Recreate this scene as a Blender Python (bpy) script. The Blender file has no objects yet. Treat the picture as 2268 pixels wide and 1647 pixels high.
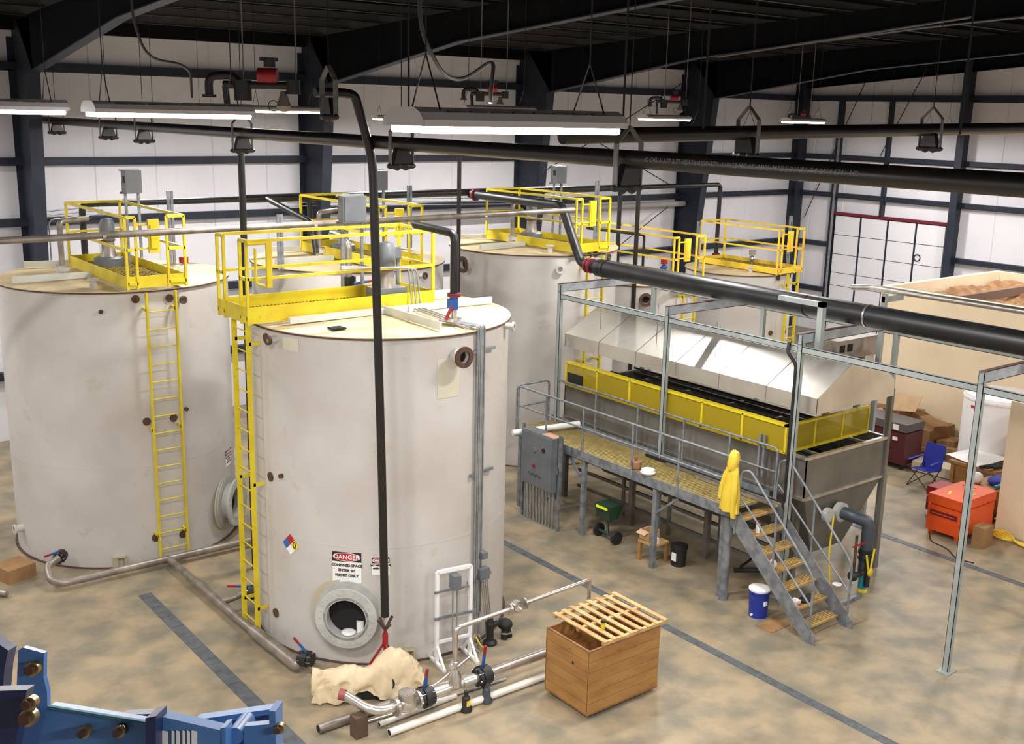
import bpy, bmesh, math, random
from mathutils import Vector, Matrix
random.seed(7)
C = bpy.context.scene.collection
sc = bpy.context.scene
PI = math.pi
# ------------------------------------------------------------------ camera
W, H, F = 2268, 1647, 2416.93
YAW, PITCH, ROLL, CZ = 0.905408107, 0.233653457, 0.0230485828, 8.0
_f = Vector((math.cos(YAW)*math.cos(PITCH), math.sin(YAW)*math.cos(PITCH), -math.sin(PITCH)))
_r0 = Vector((math.sin(YAW), -math.cos(YAW), 0)); _u0 = _r0.cross(_f)
_r = _r0*math.cos(ROLL) + _u0*math.sin(ROLL); _u = _u0*math.cos(ROLL) - _r0*math.sin(ROLL)
cam = bpy.data.objects.new('camera', bpy.data.cameras.new('camera')); C.objects.link(cam)
cam.data.sensor_width = 36; cam.data.lens = F/W*36; cam.data.clip_end = 200; cam.data.clip_start = .05
M = Matrix.Identity(4)
for i in range(3): M[i][0] = _r[i]; M[i][1] = _u[i]; M[i][2] = -_f[i]
M[2][3] = CZ
cam.matrix_world = M; sc.camera = cam
# ------------------------------------------------------------------ light setup
sc.view_settings.view_transform = 'Standard'; sc.view_settings.look = 'None'
sc.view_settings.exposure = 0.0; sc.view_settings.gamma = 1
LAMP = 280.0      # watts of one high bay fixture
wd = bpy.data.worlds.new('world'); sc.world = wd; wd.use_nodes = True
wd.node_tree.nodes['Background'].inputs[0].default_value = (.75, .8, 1, 1)
wd.node_tree.nodes['Background'].inputs[1].default_value = 0.0
# high bay fixtures: (x of the low-x end, y of the near side, has its bottom at z 7.93)
FIX = [(2.73, 4.15), (2.6, 8.26), (1.45, 9.2), (7.8, 16.84), (9.13, 12.76, 8.0), (15.63, 15.75), (20.13, 15.8), (10.5, 9.65, 7.77),
       (27.5, 11.5), (9.2, 1.6), (15.5, 3.2), (22.0, 5.5), (-1.6, 15.0), (-1.2, 21.0), (1.2, 25.0), (-3.0, 5.0), (2.4, -1.5), (8.6, -3.5), (16.0, -3.0), (29.0, 6.0),  # out-of-view fixtures, added to even out the light in the hall
       (8.2, 22.6, 7.80), (13.6, 22.6, 7.78), (18.9, 22.6, 7.78), (28.3, 17.4, 7.84), (30.8, 21.0, 7.72), (29.5, 13.6, 7.93)]  # unseen fixtures, added to brighten the back and right walls

# ------------------------------------------------------------------ pixel rays of the calibrated photo
def ray(x, y): return (_r*(x-W/2) - _u*(y-H/2) + _f*F)/F
O = Vector((0, 0, CZ))
def PX(x, y, X): d = ray(x, y); return O + d*(X/d.x)
def PY(x, y, Y): d = ray(x, y); return O + d*(Y/d.y)
def PZ(x, y, z): d = ray(x, y); return O + d*((z-CZ)/d.z)
def PD(x, y, dist): return O + ray(x, y)*dist
def PV(x, y, xy):                      # height along the vertical through xy
    d = ray(x, y); t = (xy[0]*d.x+xy[1]*d.y)/(d.x**2+d.y**2); return Vector((xy[0], xy[1], CZ+t*d.z))
def PC(x, y, c, R):                    # on a vertical cylinder: (angle, z)
    d = ray(x, y); a = d.x**2+d.y**2; b = -2*(d.x*c[0]+d.y*c[1]); k = c[0]**2+c[1]**2-R*R
    q = b*b-4*a*k
    t = (-b-math.sqrt(q))/(2*a) if q > 0 else -b/(2*a)
    p = O+d*t; return math.atan2(p.y-c[1], p.x-c[0]), p.z

# ------------------------------------------------------------------ materials
MATS = {}
def mat(name, col, rough=.5, metal=0, col2=None, scale=3, detail=6, lo=.4, hi=.65, bump=0, bscale=None, stain=None, emit=0, stretch=None, spec=None):
    if name in MATS: return MATS[name]
    m = bpy.data.materials.new(name); m.use_nodes = True; nt = m.node_tree; N = nt.nodes; L = nt.links
    b = N['Principled BSDF']; b.inputs['Roughness'].default_value = rough; b.inputs['Metallic'].default_value = metal
    if spec is not None: b.inputs['Specular IOR Level'].default_value = spec
    c = lambda v: (v[0], v[1], v[2], 1)
    b.inputs['Base Color'].default_value = c(col)
    src = None
    tc = N.new('ShaderNodeTexCoord')
    def vec():
        if not stretch: return tc.outputs['Object']
        mp = N.new('ShaderNodeMapping'); mp.inputs['Scale'].default_value = stretch; L.new(tc.outputs['Object'], mp.inputs[0]); return mp.outputs[0]
    if col2:
        n = N.new('ShaderNodeTexNoise'); n.inputs['Scale'].default_value = scale; n.inputs['Detail'].default_value = detail; L.new(vec(), n.inputs['Vector'])
        r = N.new('ShaderNodeMapRange'); r.inputs[1].default_value = lo; r.inputs[2].default_value = hi; L.new(n.outputs[0], r.inputs[0])
        mx = N.new('ShaderNodeMix'); mx.data_type = 'RGBA'; L.new(r.outputs[0], mx.inputs[0]); mx.inputs[6].default_value = c(col); mx.inputs[7].default_value = c(col2)
        src = mx.outputs[2]
    if stain:
        scol, ss, slo, shi, amt = stain
        n = N.new('ShaderNodeTexNoise'); n.inputs['Scale'].default_value = ss; n.inputs['Detail'].default_value = 8; n.inputs['Roughness'].default_value = .65; L.new(vec(), n.inputs['Vector'])
        r = N.new('ShaderNodeMapRange'); r.inputs[1].default_value = slo; r.inputs[2].default_value = shi; r.inputs[4].default_value = amt; L.new(n.outputs[0], r.inputs[0])
        mx = N.new('ShaderNodeMix'); mx.data_type = 'RGBA'; L.new(r.outputs[0], mx.inputs[0])
        if src: L.new(src, mx.inputs[6])
        else: mx.inputs[6].default_value = c(col)
        mx.inputs[7].default_value = c(scol); src = mx.outputs[2]
    if src: L.new(src, b.inputs['Base Color'])
    if bump:
        n = N.new('ShaderNodeTexNoise'); n.inputs['Scale'].default_value = bscale or scale*4; n.inputs['Detail'].default_value = 5; L.new(vec(), n.inputs['Vector'])
        bp = N.new('ShaderNodeBump'); bp.inputs['Strength'].default_value = bump; bp.inputs['Distance'].default_value = .02; L.new(n.outputs[0], bp.inputs['Height']); L.new(bp.outputs[0], b.inputs['Normal'])
    if emit:
        b.inputs['Emission Color'].default_value = c(col); b.inputs['Emission Strength'].default_value = emit
    MATS[name] = m; return m

concrete = mat('stained_concrete', (.36, .28, .175), .45, 0, (.20, .18, .13), 1.7, 15, .38, .64, .25, 6, ((.09, .08, .06), 1.3, .52, .80, .6))
panel_white = mat('white_wall_panel', (.86, .85, .89), .55, 0, (.78, .77, .82), .6, 4, .35, .7, .06, 3)
steel_dark = mat('charcoal_painted_steel', (.022, .027, .042), .5, 0, (.028, .034, .050), 2, spec=.3)
roof_dark = mat('dark_roof_sheet', (.004, .004, .005), .9, 0, (.003, .003, .004), 2, spec=.05)
rafter_dark = mat('dark_primed_steel', (.005, .0055, .007), .7, 0, (.007, .0075, .009), 2, spec=.12)
purlin_grey = mat('galvanised_purlin', (.07, .068, .065), .5, .3)
tank_white = mat('weathered_white_paint', (.58, .555, .525), .45, 0, (.48, .445, .41), .7, 9, .38, .68, .05, 5, ((.34, .26, .17), 2.2, .60, .80, .6))
tank_lid = mat('stained_cream_paint', (.64, .52, .31), .5, 0, (.54, .43, .25), 1.4, 7, .4, .65, .04, 8, ((.30, .16, .07), 4.5, .66, .78, .8))
beam_white = mat('dull_white_beam', (.58, .60, .57), .5, 0, (.60, .60, .52), 3)
flange_grey = mat('pale_grey_flange', (.52, .53, .50), .5, 0, (.42, .43, .40), 4)
rust = mat('rusted_iron', (.10, .045, .025), .8, 0, (.05, .03, .025), 12, bump=.2)
yellow = mat('safety_yellow_paint', (.68, .56, .02), .42, 0, (.60, .44, .015), 2.5, 6, .4, .65, stain=((.14, .07, .02), 9, .66, .74, .85))
yellow_old = mat('faded_orange_yellow_paint', (.85, .52, .05), .5, 0, (.80, .66, .03), 2.5, 6, .45, .6, stain=((.35, .12, .03), 6, .6, .75, .7))
grate_rust = mat('rusty_yellow_grating', (.42, .32, .03), .7, 0, (.15, .09, .02), 10, 6, .42, .6, .2, 30)
steel_pipe = mat('raw_stainless_pipe', (.34, .30, .26), .42, .5, (.20, .17, .145), 4, 6)
steel_bright = mat('bright_stainless', (.66, .63, .59), .28, .85, (.50, .47, .43), 5)
hood_steel = mat('sheet_stainless', (.80, .76, .69), .40, .88, (.66, .62, .55), 1.0, 5, .4, .65, .05, 3, ((.36, .31, .24), 1.6, .6, .8, .5))
tank_steel = mat('dull_sheet_steel', (.24, .225, .20), .42, .4, (.15, .14, .125), 1.0, 6, .38, .65, .04, 4)
galv = mat('galvanised_steel', (.27, .29, .31), .45, .35, (.17, .19, .215), 7, 4, .4, .6)
galv_beam = mat('bluish_galvanised_beam', (.42, .455, .49), .45, .25, (.30, .335, .375), 5, 5)
galv_pale = mat('pale_galvanised_channel', (.36, .40, .39), .45, .2, (.29, .33, .33), 3)
galv_end = mat('brown_primed_edge', (.16, .09, .075), .6)
conduit = mat('electrical_conduit', (.33, .345, .35), .4, .4, (.25, .26, .27), 6)
enclosure = mat('grey_enclosure_paint', (.15, .165, .18), .45, .0, (.12, .135, .15), 3)
black_pipe = mat('black_plastic_pipe', (.010, .011, .012), .42, 0, (.026, .026, .024), 2.2, 6, .5, .75)
black_steel = mat('mill_black_steel_pipe', (.010, .009, .008), .34, 0, (.022, .016, .012), 2, 6, .5, .75)
hanger_dark = mat('dark_wire', (.010, .009, .008), .7)
black_iron = mat('black_cast_iron', (.015, .015, .016), .5)
hanger_grey = mat('dull_zinc_hanger', (.20, .19, .18), .55, .2, (.12, .115, .11), 6)
red_paint = mat('red_paint', (.35, .01, .02), .45, 0, (.25, .01, .015), 6)
red_dark = mat('dark_red_flange', (.16, .012, .022), .5)
blue_paint = mat('valve_blue_paint', (.015, .09, .35), .4)
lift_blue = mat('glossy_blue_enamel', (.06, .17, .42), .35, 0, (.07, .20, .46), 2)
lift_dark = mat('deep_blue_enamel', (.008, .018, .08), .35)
brass = mat('zinc_yellow_bolt', (.35, .26, .12), .35, .8)
white_p = mat('white_paint', (.85, .85, .85), .45)
lamp_shell = mat('white_reflector', (.72, .69, .68), .5)
lamp_slot = mat('dark_slot', (.04, .035, .02), .6)
tube_mat = mat('fluorescent_tube', (1, .97, 1), .5, emit=22)
pvc = mat('white_pvc', (.80, .76, .70), .35, 0, (.72, .68, .62), 3)
wood = mat('crate_plywood', (.40, .205, .06), .5, 0, (.30, .14, .04), 1.6, 8, .4, .65, .08, 14, ((.09, .04, .018), 5, .60, .72, .8), stretch=(1, 1, 3.5))
wood_edge = mat('crate_rim_wood', (.30, .14, .06), .6, 0, (.18, .08, .035), 5)
pine = mat('pale_pine_slat', (.62, .40, .17), .6, 0, (.44, .25, .10), 4, 6, stretch=(1, 1, 1))
brown_post = mat('brown_timber', (.10, .06, .04), .7, 0, (.07, .04, .03), 5)
canvas = mat('cream_canvas', (.72, .60, .40), .85, 0, (.60, .47, .30), 3, 5, bump=.2, bscale=12)
coat_mat = mat('yellow_rainwear', (.78, .58, .06), .45, 0, (.72, .50, .04), 4)
deck_ochre = mat('ochre_deck_grating', (.34, .26, .09), .65, 0, (.26, .20, .07), 6, bump=.1)
tread_mat = mat('tan_stair_tread', (.50, .33, .12), .6, 0, (.34, .21, .07), 8)
beige = mat('beige_wallboard', (.80, .66, .46), .7, 0, (.74, .60, .42), .8, bump=.1, bscale=30)
insul = mat('brown_insulation_batt', (.20, .10, .045), .95, 0, (.32, .17, .07), 5, 8, bump=.8, bscale=14)
card = mat('brown_cardboard', (.34, .19, .08), .8, 0, (.26, .14, .06), 3)
card_pale = mat('pale_cardboard', (.62, .42, .24), .8, 0, (.55, .36, .20), 3)
orange = mat('orange_job_box', (.82, .10, .015), .4, 0, (.75, .08, .012), 3)
maroon = mat('maroon_job_box', (.075, .008, .014), .4)
navy_fab = mat('blue_fabric', (.01, .02, .28), .7)
cooler_blue = mat('cooler_blue', (.01, .03, .28), .35)
drain_grey = mat('drain_grate_steel', (.13, .145, .16), .5, .3, (.09, .10, .11), 8)
rubber = mat('black_rubber', (.012, .012, .012), .7)
green_dark = mat('dark_green_paint', (.02, .05, .03), .5)
hi_vis = mat('hi_vis_yellow', (.70, .85, .02), .5)
tape = mat('yellow_tape', (.85, .60, .05), .5)
teal = mat('turquoise_pipe', (.02, .32, .42), .45)
grey_plastic = mat('slate_grey_plastic', (.05, .06, .075), .4)
ink = mat('black_lettering', (.012, .012, .012), .6)
pale_ink = mat('grey_stencil', (.16, .155, .145), .6)
white_dec = mat('white_decal', (.86, .86, .84), .5)
red_dec = mat('red_decal', (.45, .01, .025), .5)
blue_dec = mat('blue_decal', (.02, .12, .42), .5)
yel_dec = mat('yellow_decal', (.85, .66, .02), .5)
ghost_faint = mat('faint_repaint', (.58, .545, .42), .5, 0, (.60, .575, .50), 2.5)
tan_ghost = mat('old_yellowed_paint', (.50, .42, .27), .5, 0, (.50, .48, .43), 2.5)
dark_in = mat('black_infill', (.01, .01, .01), .9)  # flat black in place of shade inside openings, also backs the door panels
door_white = mat('door_panel_white', (.84, .84, .88), .4)
mesh_m = mat('yellow_expanded_mesh', (.42, .31, .01), .5)
nt = mesh_m.node_tree; _b = nt.nodes['Principled BSDF']; _t = nt.nodes.new('ShaderNodeBsdfTransparent'); _x = nt.nodes.new('ShaderNodeMixShader')
_x.inputs[0].default_value = .62; nt.links.new(_t.outputs[0], _x.inputs[1]); nt.links.new(_b.outputs[0], _x.inputs[2]); nt.links.new(_x.outputs[0], nt.nodes['Material Output'].inputs[0])

# ------------------------------------------------------------------ mesh helpers
def V(*a): return Vector(a[0]) if len(a) == 1 else Vector(a)
class MB:
    def __init__(s): s.v = []; s.f = []; s.sm = []
    def add(s, vs, fs, smooth=False):
        n = len(s.v); s.v += [tuple(v) for v in vs]; s.f += [tuple(i+n for i in f) for f in fs]; s.sm += [smooth]*len(fs); return s
    def box(s, a, b):
        x0, x1 = sorted((a[0], b[0])); y0, y1 = sorted((a[1], b[1])); z0, z1 = sorted((a[2], b[2]))
        return s.add([(x0, y0, z0), (x1, y0, z0), (x1, y1, z0), (x0, y1, z0), (x0, y0, z1), (x1, y0, z1), (x1, y1, z1), (x0, y1, z1)],
                     [(0, 3, 2, 1), (4, 5, 6, 7), (0, 1, 5, 4), (1, 2, 6, 5), (2, 3, 7, 6), (3, 0, 4, 7)])
    def beam(s, a, b, w, h, up=(0, 0, 1)):
        a = V(a); b = V(b); d = (b-a).normalized(); u = V(up)
        if abs(d.dot(u)) > .95: u = V(0, 1, 0) if abs(d.y) < .9 else V(1, 0, 0)
        r = d.cross(u).normalized()*w/2; u = r.cross(d).normalized()*h/2
        vs = [p+q for p in (a, b) for q in (-r-u, r-u, r+u, -r+u)]
        return s.add(vs, [(0, 3, 2, 1), (4, 5, 6, 7), (0, 1, 5, 4), (1, 2, 6, 5), (2, 3, 7, 6), (3, 0, 4, 7)])
    def cyl(s, a, b, r, r2=None, n=16, caps=True):
        return s.sweep([a, b], [r, r if r2 is None else r2], n, caps)
    def sweep(s, pts, rs, n=12, caps=True):
        pts = [V(p) for p in pts]
        if not isinstance(rs, (list, tuple)): rs = [rs]*len(pts)
        vs = []; prev = None
        for i, p in enumerate(pts):
            if i == 0: t = pts[1]-p
            elif i == len(pts)-1: t = p-pts[i-1]
            else: t = (pts[i+1]-p).normalized()+(p-pts[i-1]).normalized()
            if t.length < 1e-9: t = (pts[i]-pts[i-1])
            t.normalize()
            if prev is None:
                u = V(0, 0, 1) if abs(t.z) < .9 else V(1, 0, 0)
            else: u = prev
            e1 = (u - t*u.dot(t)).normalized(); prev = e1; e2 = t.cross(e1)
            for k in range(n):
                a = 2*PI*k/n; vs.append(p+(e1*math.cos(a)+e2*math.sin(a))*rs[i])
        fs = []
        for i in range(len(pts)-1):
            for k in range(n):
                k2 = (k+1) % n; fs.append((i*n+k, i*n+k2, (i+1)*n+k2, (i+1)*n+k))
        s.add(vs, fs, True)
        if caps:
            m = len(pts)-1
            s.add(vs[:n], [tuple(range(n))[::-1]]); s.add(vs[m*n:], [tuple(range(n))])
        return s
    def tube(s, pts, r, bend=None, n=12, caps=True):
        return s.sweep(bends(pts, bend if bend is not None else r*2.2), r, n, caps)
    def lathe(s, c, prof, n=48, axis=(0, 0, 1), close=False):
        ax = V(axis).normalized(); u = V(0, 0, 1) if abs(ax.z) < .9 else V(1, 0, 0)
        e1 = (u-ax*u.dot(ax)).normalized(); e2 = ax.cross(e1); c = V(c); vs = []
        for (r, h) in prof:
            for k in range(n):
                a = 2*PI*k/n; vs.append(c+ax*h+(e1*math.cos(a)+e2*math.sin(a))*r)
        fs = []; m = len(prof)
        for i in range(m if close else m-1):
            j = (i+1) % m
            for k in range(n): k2 = (k+1) % n; fs.append((i*n+k, i*n+k2, j*n+k2, j*n+k))
        return s.add(vs, fs, True)
    def prism(s, poly, ext):
        n = len(poly); e = V(ext); a = [V(p) for p in poly]; b = [p+e for p in a]
        fs = [tuple(range(n))[::-1], tuple(range(n, 2*n))]+[(i, (i+1) % n, n+(i+1) % n, n+i) for i in range(n)]
        return s.add(a+b, fs)
    def ball(s, c, r, sc_=(1, 1, 1), n=16):
        prof = [(max(r*math.sin(PI*i/10), 1e-4), -r*math.cos(PI*i/10)) for i in range(11)]
        k = len(s.v); s.lathe((0, 0, 0), prof, n)
        for i in range(k, len(s.v)): v = s.v[i]; s.v[i] = (c[0]+v[0]*sc_[0], c[1]+v[1]*sc_[1], c[2]+v[2]*sc_[2])
        return s
    def ring(s, c, axis, ro, ri, h, n=40):
        return s.lathe(c, [(ri, 0), (ro, 0), (ro, h), (ri, h)], n, axis, True)
def bends(pts, rad, n=6):
    pts = [V(p) for p in pts]; out = [pts[0]]
    for i in range(1, len(pts)-1):
        a, p, b = pts[i-1], pts[i], pts[i+1]; d1 = (a-p); d2 = (b-p)
        k = min(rad, d1.length*.45, d2.length*.45); q1 = p+d1.normalized()*k; q2 = p+d2.normalized()*k
        for j in range(n+1): t = j/n; out.append(q1*(1-t)**2+p*2*t*(1-t)+q2*t*t)
    out.append(pts[-1]); return out
def link(name, mb, m, origin=(0, 0, 0), parent=None, sharp=40):
    me = bpy.data.meshes.new(name); o0 = V(origin)
    me.from_pydata([tuple(V(v)-o0) for v in mb.v], [], mb.f); me.update()
    me.polygons.foreach_set('use_smooth', mb.sm)
    bm = bmesh.new(); bm.from_mesh(me); bmesh.ops.recalc_face_normals(bm, faces=bm.faces)
    for e in bm.edges:
        if len(e.link_faces) == 2 and e.calc_face_angle(0) > math.radians(sharp): e.smooth = False
    bm.to_mesh(me); bm.free()
    me.materials.append(m)
    o = bpy.data.objects.new(name, me); C.objects.link(o)
    if parent: o.parent = parent
    else: o.location = o0
    return o
def tag(o, label, cat, group=None, kind=None):
    if label: o['label'] = label
    if cat: o['category'] = cat
    if group: o['group'] = group
    if kind: o['kind'] = kind
    return o
def solo(name, mb, m, label, cat, loc, group=None, kind=None):
    return tag(link(name, mb, m, loc), label, cat, group, kind)
def struct(name, mb, m, label=None, loc=(0, 0, 0)):
    o = link(name, mb, m, loc); o['kind'] = 'structure'
    if label: o['label'] = label
    return o
class Thing:
    def __init__(s, name, label, cat, loc, group=None):
        s.o = bpy.data.objects.new(name, None); C.objects.link(s.o); s.o.location = loc; s.loc = V(loc); s.o.empty_display_size = .2
        tag(s.o, label, cat, group)
    def part(s, name, mb, m, label=None, parent=None):
        o = link(name, mb, m, s.loc, parent or s.o)
        if label: o['label'] = label
        return o
def dup(root, delta, label, group=None, rot=0):
    def cp(o, par):
        c = o.copy(); C.objects.link(c); c.parent = par
        for ch in [k for k in bpy.data.objects if k.parent == o]: cp(ch, c)
        return c
    r = cp(root, None); r.location = root.location+V(delta); r.rotation_euler.z = root.rotation_euler.z+rot; r['label'] = label
    if group: r['group'] = group
    return r
def text(mb, s, size, fn, bold=.0, xs=1.0):
    cu = bpy.data.curves.new('t', 'FONT'); cu.body = s; cu.size = size; cu.align_x = 'CENTER'; cu.align_y = 'CENTER'; cu.offset = bold; cu.resolution_u = 2
    ob = bpy.data.objects.new('t', cu); C.objects.link(ob); bpy.context.view_layer.update()
    me = bpy.data.meshes.new_from_object(ob.evaluated_get(bpy.context.evaluated_depsgraph_get()))
    mb.add([fn(v.co.x*xs, v.co.y) for v in me.vertices], [tuple(p.vertices) for p in me.polygons])
    bpy.data.objects.remove(ob); bpy.data.meshes.remove(me); return mb

# ------------------------------------------------------------------ building shell
WY, WX = 27.4, 35.3
def roofz(y): return 9.95+.05*(27.4-y)
struct('floor', MB().box((-8, -8, -.2), (WX, WY, 0)), concrete)
def ribwall(name, a, b, z1, m=panel_white):   # wall sheet with vertical seams and shallow ribs facing the room
    a = V(a); b = V(b); d = (b-a); L = d.length; d.normalize(); n = V(-d.y, d.x, 0); mb = MB(); x = 0; prof = []
    while x < L:
        e = min(x+1.5, L)
        prof += [(x, .0), (x+.02, .035)]
        k = 6
        for j in range(1, k): prof.append((x+(e-x)*j/k, .035+random.uniform(-.006, .006)))
        prof += [(e-.02, .035)]
        x = e
    vs = []; fs = []
    for (t, h) in prof: p = a+d*t-n*h; vs += [(p.x, p.y, 0), (p.x, p.y, z1)]
    for i in range(len(prof)-1): fs.append((2*i, 2*i+2, 2*i+3, 2*i+1))
    mb.add(vs, fs, False)
    q0 = a+n*.12; q1 = b+n*.12
    mb.add([(a.x, a.y, 0), (b.x, b.y, 0), (b.x, b.y, z1), (a.x, a.y, z1), (q0.x, q0.y, 0), (q1.x, q1.y, 0), (q1.x, q1.y, z1), (q0.x, q0.y, z1)], [(4, 5, 6, 7), (0, 3, 7, 4), (1, 5, 6, 2), (3, 2, 6, 7)])
    return struct(name, mb, m)
ribwall('wall_back', (-8, WY, 0), (WX, WY, 0), 9.95)
# d = -Y so that n points +X (outwards)
def wall_r():
    mb = MB(); y = -8; prof = []
    while y < WY:
        e = min(y+1.5, WY); prof += [(y, 0), (y+.02, .035)]+[(y+(e-y)*j/6, .035+random.uniform(-.006, .006)) for j in range(1, 6)]+[(e-.02, .035)]; y = e
    vs = []
    for (t, h) in prof: vs += [(WX-h, t, 0), (WX-h, t, roofz(t))]
    mb.add(vs, [(2*i, 2*i+1, 2*i+3, 2*i+2) for i in range(len(prof)-1)])
    mb.box((WX, -8, 0), (WX+.12, WY, 9.9)); return struct('wall_right', mb, panel_white)
wall_r()
struct('wall_left', MB().box((-8.12, -8, 0), (-8, WY, 9.9)), panel_white)
struct('wall_front', MB().box((-8, -8.12, 0), (WX, -8, 11.7)), panel_white)
struct('ceiling', MB().prism([(-8, WY, roofz(WY)), (-8, -8, roofz(-8)), (-8, -8, roofz(-8)+.1), (-8, WY, roofz(WY)+.1)], (WX+8, 0, 0)), roof_dark)
tn = [0]
def trim(mb, m=steel_dark, label=None):
    tn[0] += 1; return struct('trim_%d' % tn[0], mb, m, label)
def zgirt(p0, p1, z, axis):      # Z shaped girt standing off the wall
    mb = MB()
    if axis == 'x':
        mb.box((p0, WY-.25, z+.09), (p1, WY-.04, z+.105)); mb.box((p0, WY-.255, z-.06), (p1, WY-.24, z+.105)); mb.box((p0, WY-.06, z-.09), (p1, WY-.036, z+.105)); mb.box((p0, WY-.25, z-.075), (p1, WY-.20, z-.06))
    else:
        mb.box((WX-.25, p0, z+.09), (WX-.04, p1, z+.105)); mb.box((WX-.255, p0, z-.06), (WX-.24, p1, z+.105)); mb.box((WX-.06, p0, z-.09), (WX-.036, p1, z+.105))
    return mb
GZ = (1.6, 3.35, 5.22, 6.62, 8.75)
for z in GZ: trim(zgirt(-8, WX-.3, z, 'x'))
for z in GZ[2:]: trim(zgirt(-8, WY-.3, z, 'y'))
for z in GZ[:2]: trim(zgirt(-8, 20.4, z, 'y')); trim(zgirt(25.35, WY-.3, z, 'y'))
trim(MB().box((-8, WY-.3, 9.55), (WX, WY-.04, 9.93)), rafter_dark)
# columns and rafters of the frames
COLX = [-.7, 6.85, 14.1, 21.5, 28.8]
BEAMPOS = ['beside the left edge of the photo', 'left of the row of tanks', 'behind the tank with the grey control box', 'behind the far yellow gallery', 'behind the two small tanks']
for i, x in enumerate(COLX):
    t = Thing('steel_column', 'charcoal tapered steel wall column '+['outside the photo on the left', 'at the left end of the back wall', 'between the two middle tanks', 'near the middle of the back wall', 'nearest the corner of the back wall'][i], 'column', (x, 26.8, 0), 'tapered wall columns')
    t.part('web', MB().prism([(x-.012, WY-.05, 0), (x-.012, 26.75, 0), (x-.012, 25.85, 8.62), (x-.012, 25.85, 9.75), (x-.012, WY-.05, 9.75)], (.024, 0, 0)), steel_dark)
    t.part('flange', MB().prism([(x-.14, 26.75, 0), (x-.14, 26.73, 0), (x-.14, 25.83, 8.62), (x-.14, 25.85, 8.62)], (.28, 0, 0)), steel_dark)
    t.part('flange', MB().box((x-.14, WY-.06, 0), (x+.14, WY-.045, 9.4)), steel_dark)
    r = Thing('roof_rafter', 'dark deep tapered roof beam '+['off the left edge of the photo', 'in the top left corner', 'rising from the column left of centre', 'rising from the column right of centre', 'rising from the column nearest the corner'][i], 'roof beam', (x, 15, 8.6), 'roof rafters')
    bot = [(25.84, 8.60), (20, 9.45), (13.7, 9.92), (-8, 11.0)]
    top = [(y, roofz(y)-.21) for y in (-8, 26.9)]
    r.part('web', MB().prism([(x-.012, y, z) for y, z in bot]+[(x-.012, y, z) for y, z in top], (.024, 0, 0)), rafter_dark)
    fl = MB()
    for (y0, z0), (y1, z1) in zip(bot, bot[1:]): fl.beam((x, y0, z0), (x, y1, z1), .24, .025)
    r.part('bottom_flange', fl, steel_dark)
# end frame of the right wall
t = Thing('corner_column', 'charcoal corner column where the back and right walls meet', 'column', (35.0, 27.0, 0))
t.part('web', MB().box((34.95, 26.9, 0), (34.98, 27.35, 9.8)), steel_dark); t.part('flange', MB().box((34.78, 26.86, 0), (35.22, 26.9, 9.75)), steel_dark)
t = Thing('roof_rafter', 'dark end wall beam along the top of the right wall', 'roof beam', (35.0, 15, 9), 'roof rafters')
bot = [(27.2, 9.10), (18.6, 9.78), (-8, 10.9)]
t.part('web', MB().prism([(35.0, y, z) for y, z in bot]+[(35.0, -8, roofz(-8)-.21), (35.0, 27.2, roofz(27)-.21)], (.02, 0, 0)), rafter_dark)
fl = MB()
for (y0, z0), (y1, z1) in zip(bot, bot[1:]): fl.beam((35, y0, z0), (35, y1, z1), .2, .02)
t.part('bottom_flange', fl, rafter_dark)
for j, y in enumerate((20.25, 13.4, 6.5)):
    t = Thing('steel_column', ['charcoal wall post standing right of the big white sectional door', 'charcoal wall post hidden beyond the beige room', 'charcoal wall post right of the picture'][j], 'column', (35.0, y, 0), 'right wall posts')
    t.part('web', MB().box((34.72, y-.012, 0), (35.24, y+.012, roofz(y)-.3)), steel_dark)
    t.part('flange', MB().box((34.70, y-.13, 0), (34.72, y+.13, roofz(y)-.3)), steel_dark)
trim(MB().box((35.03, 25.28, 0), (35.27, 25.42, 8.7))); trim(MB().box((35.05, 23.2, 4.6), (35.27, 23.3, 8.7)))
for k in range(22):
    y = 26.1-k*1.52
    if y < -7: break
    z = roofz(y)-.02
    mb = MB().box((-8, y-.01, z-.19), (WX-.1, y+.01, z)).box((-8, y-.07, z-.20), (WX-.1, y+.01, z-.19)).box((-8, y-.01, z-.01), (WX-.1, y+.07, z))
    solo('roof_purlin', mb, purlin_grey, ['first','second','third','fourth','fifth','sixth','seventh','eighth','ninth','tenth','eleventh','twelfth','thirteenth','fourteenth','fifteenth','sixteenth','seventeenth','eighteenth','nineteenth','twentieth','twenty-first','twenty-second'][k]+' thin galvanised roof purlin counted from the back wall', 'purlin', (13, y, z), 'roof purlins')
# rod bracing
for (a, b, l) in (((21.5, 27.0, 8.38), (28.8, 27.0, 5.32), 'thin brace rod falling to the right between back wall columns'), ((28.8, 27.05, 9.3), (21.5, 27.05, 5.8), 'thin brace rod rising to the right between back wall columns'),
                  ((21.5, 26.95, 1.4), (28.8, 26.95, 5.4), 'thin lower brace rod behind the two small tanks'), ((35.1, 26.6, 4.3), (35.1, 24.4, 9.4), 'thin brace rod leaning in the corner of the right wall'), ((34.95, 23.4, 6.8), (34.9, 21.9, 9.75), 'thin grey brace above the big white door')):
    solo('brace_rod', MB().cyl(a, b, .016, n=8), steel_dark, l, 'brace rod', a)
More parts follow.
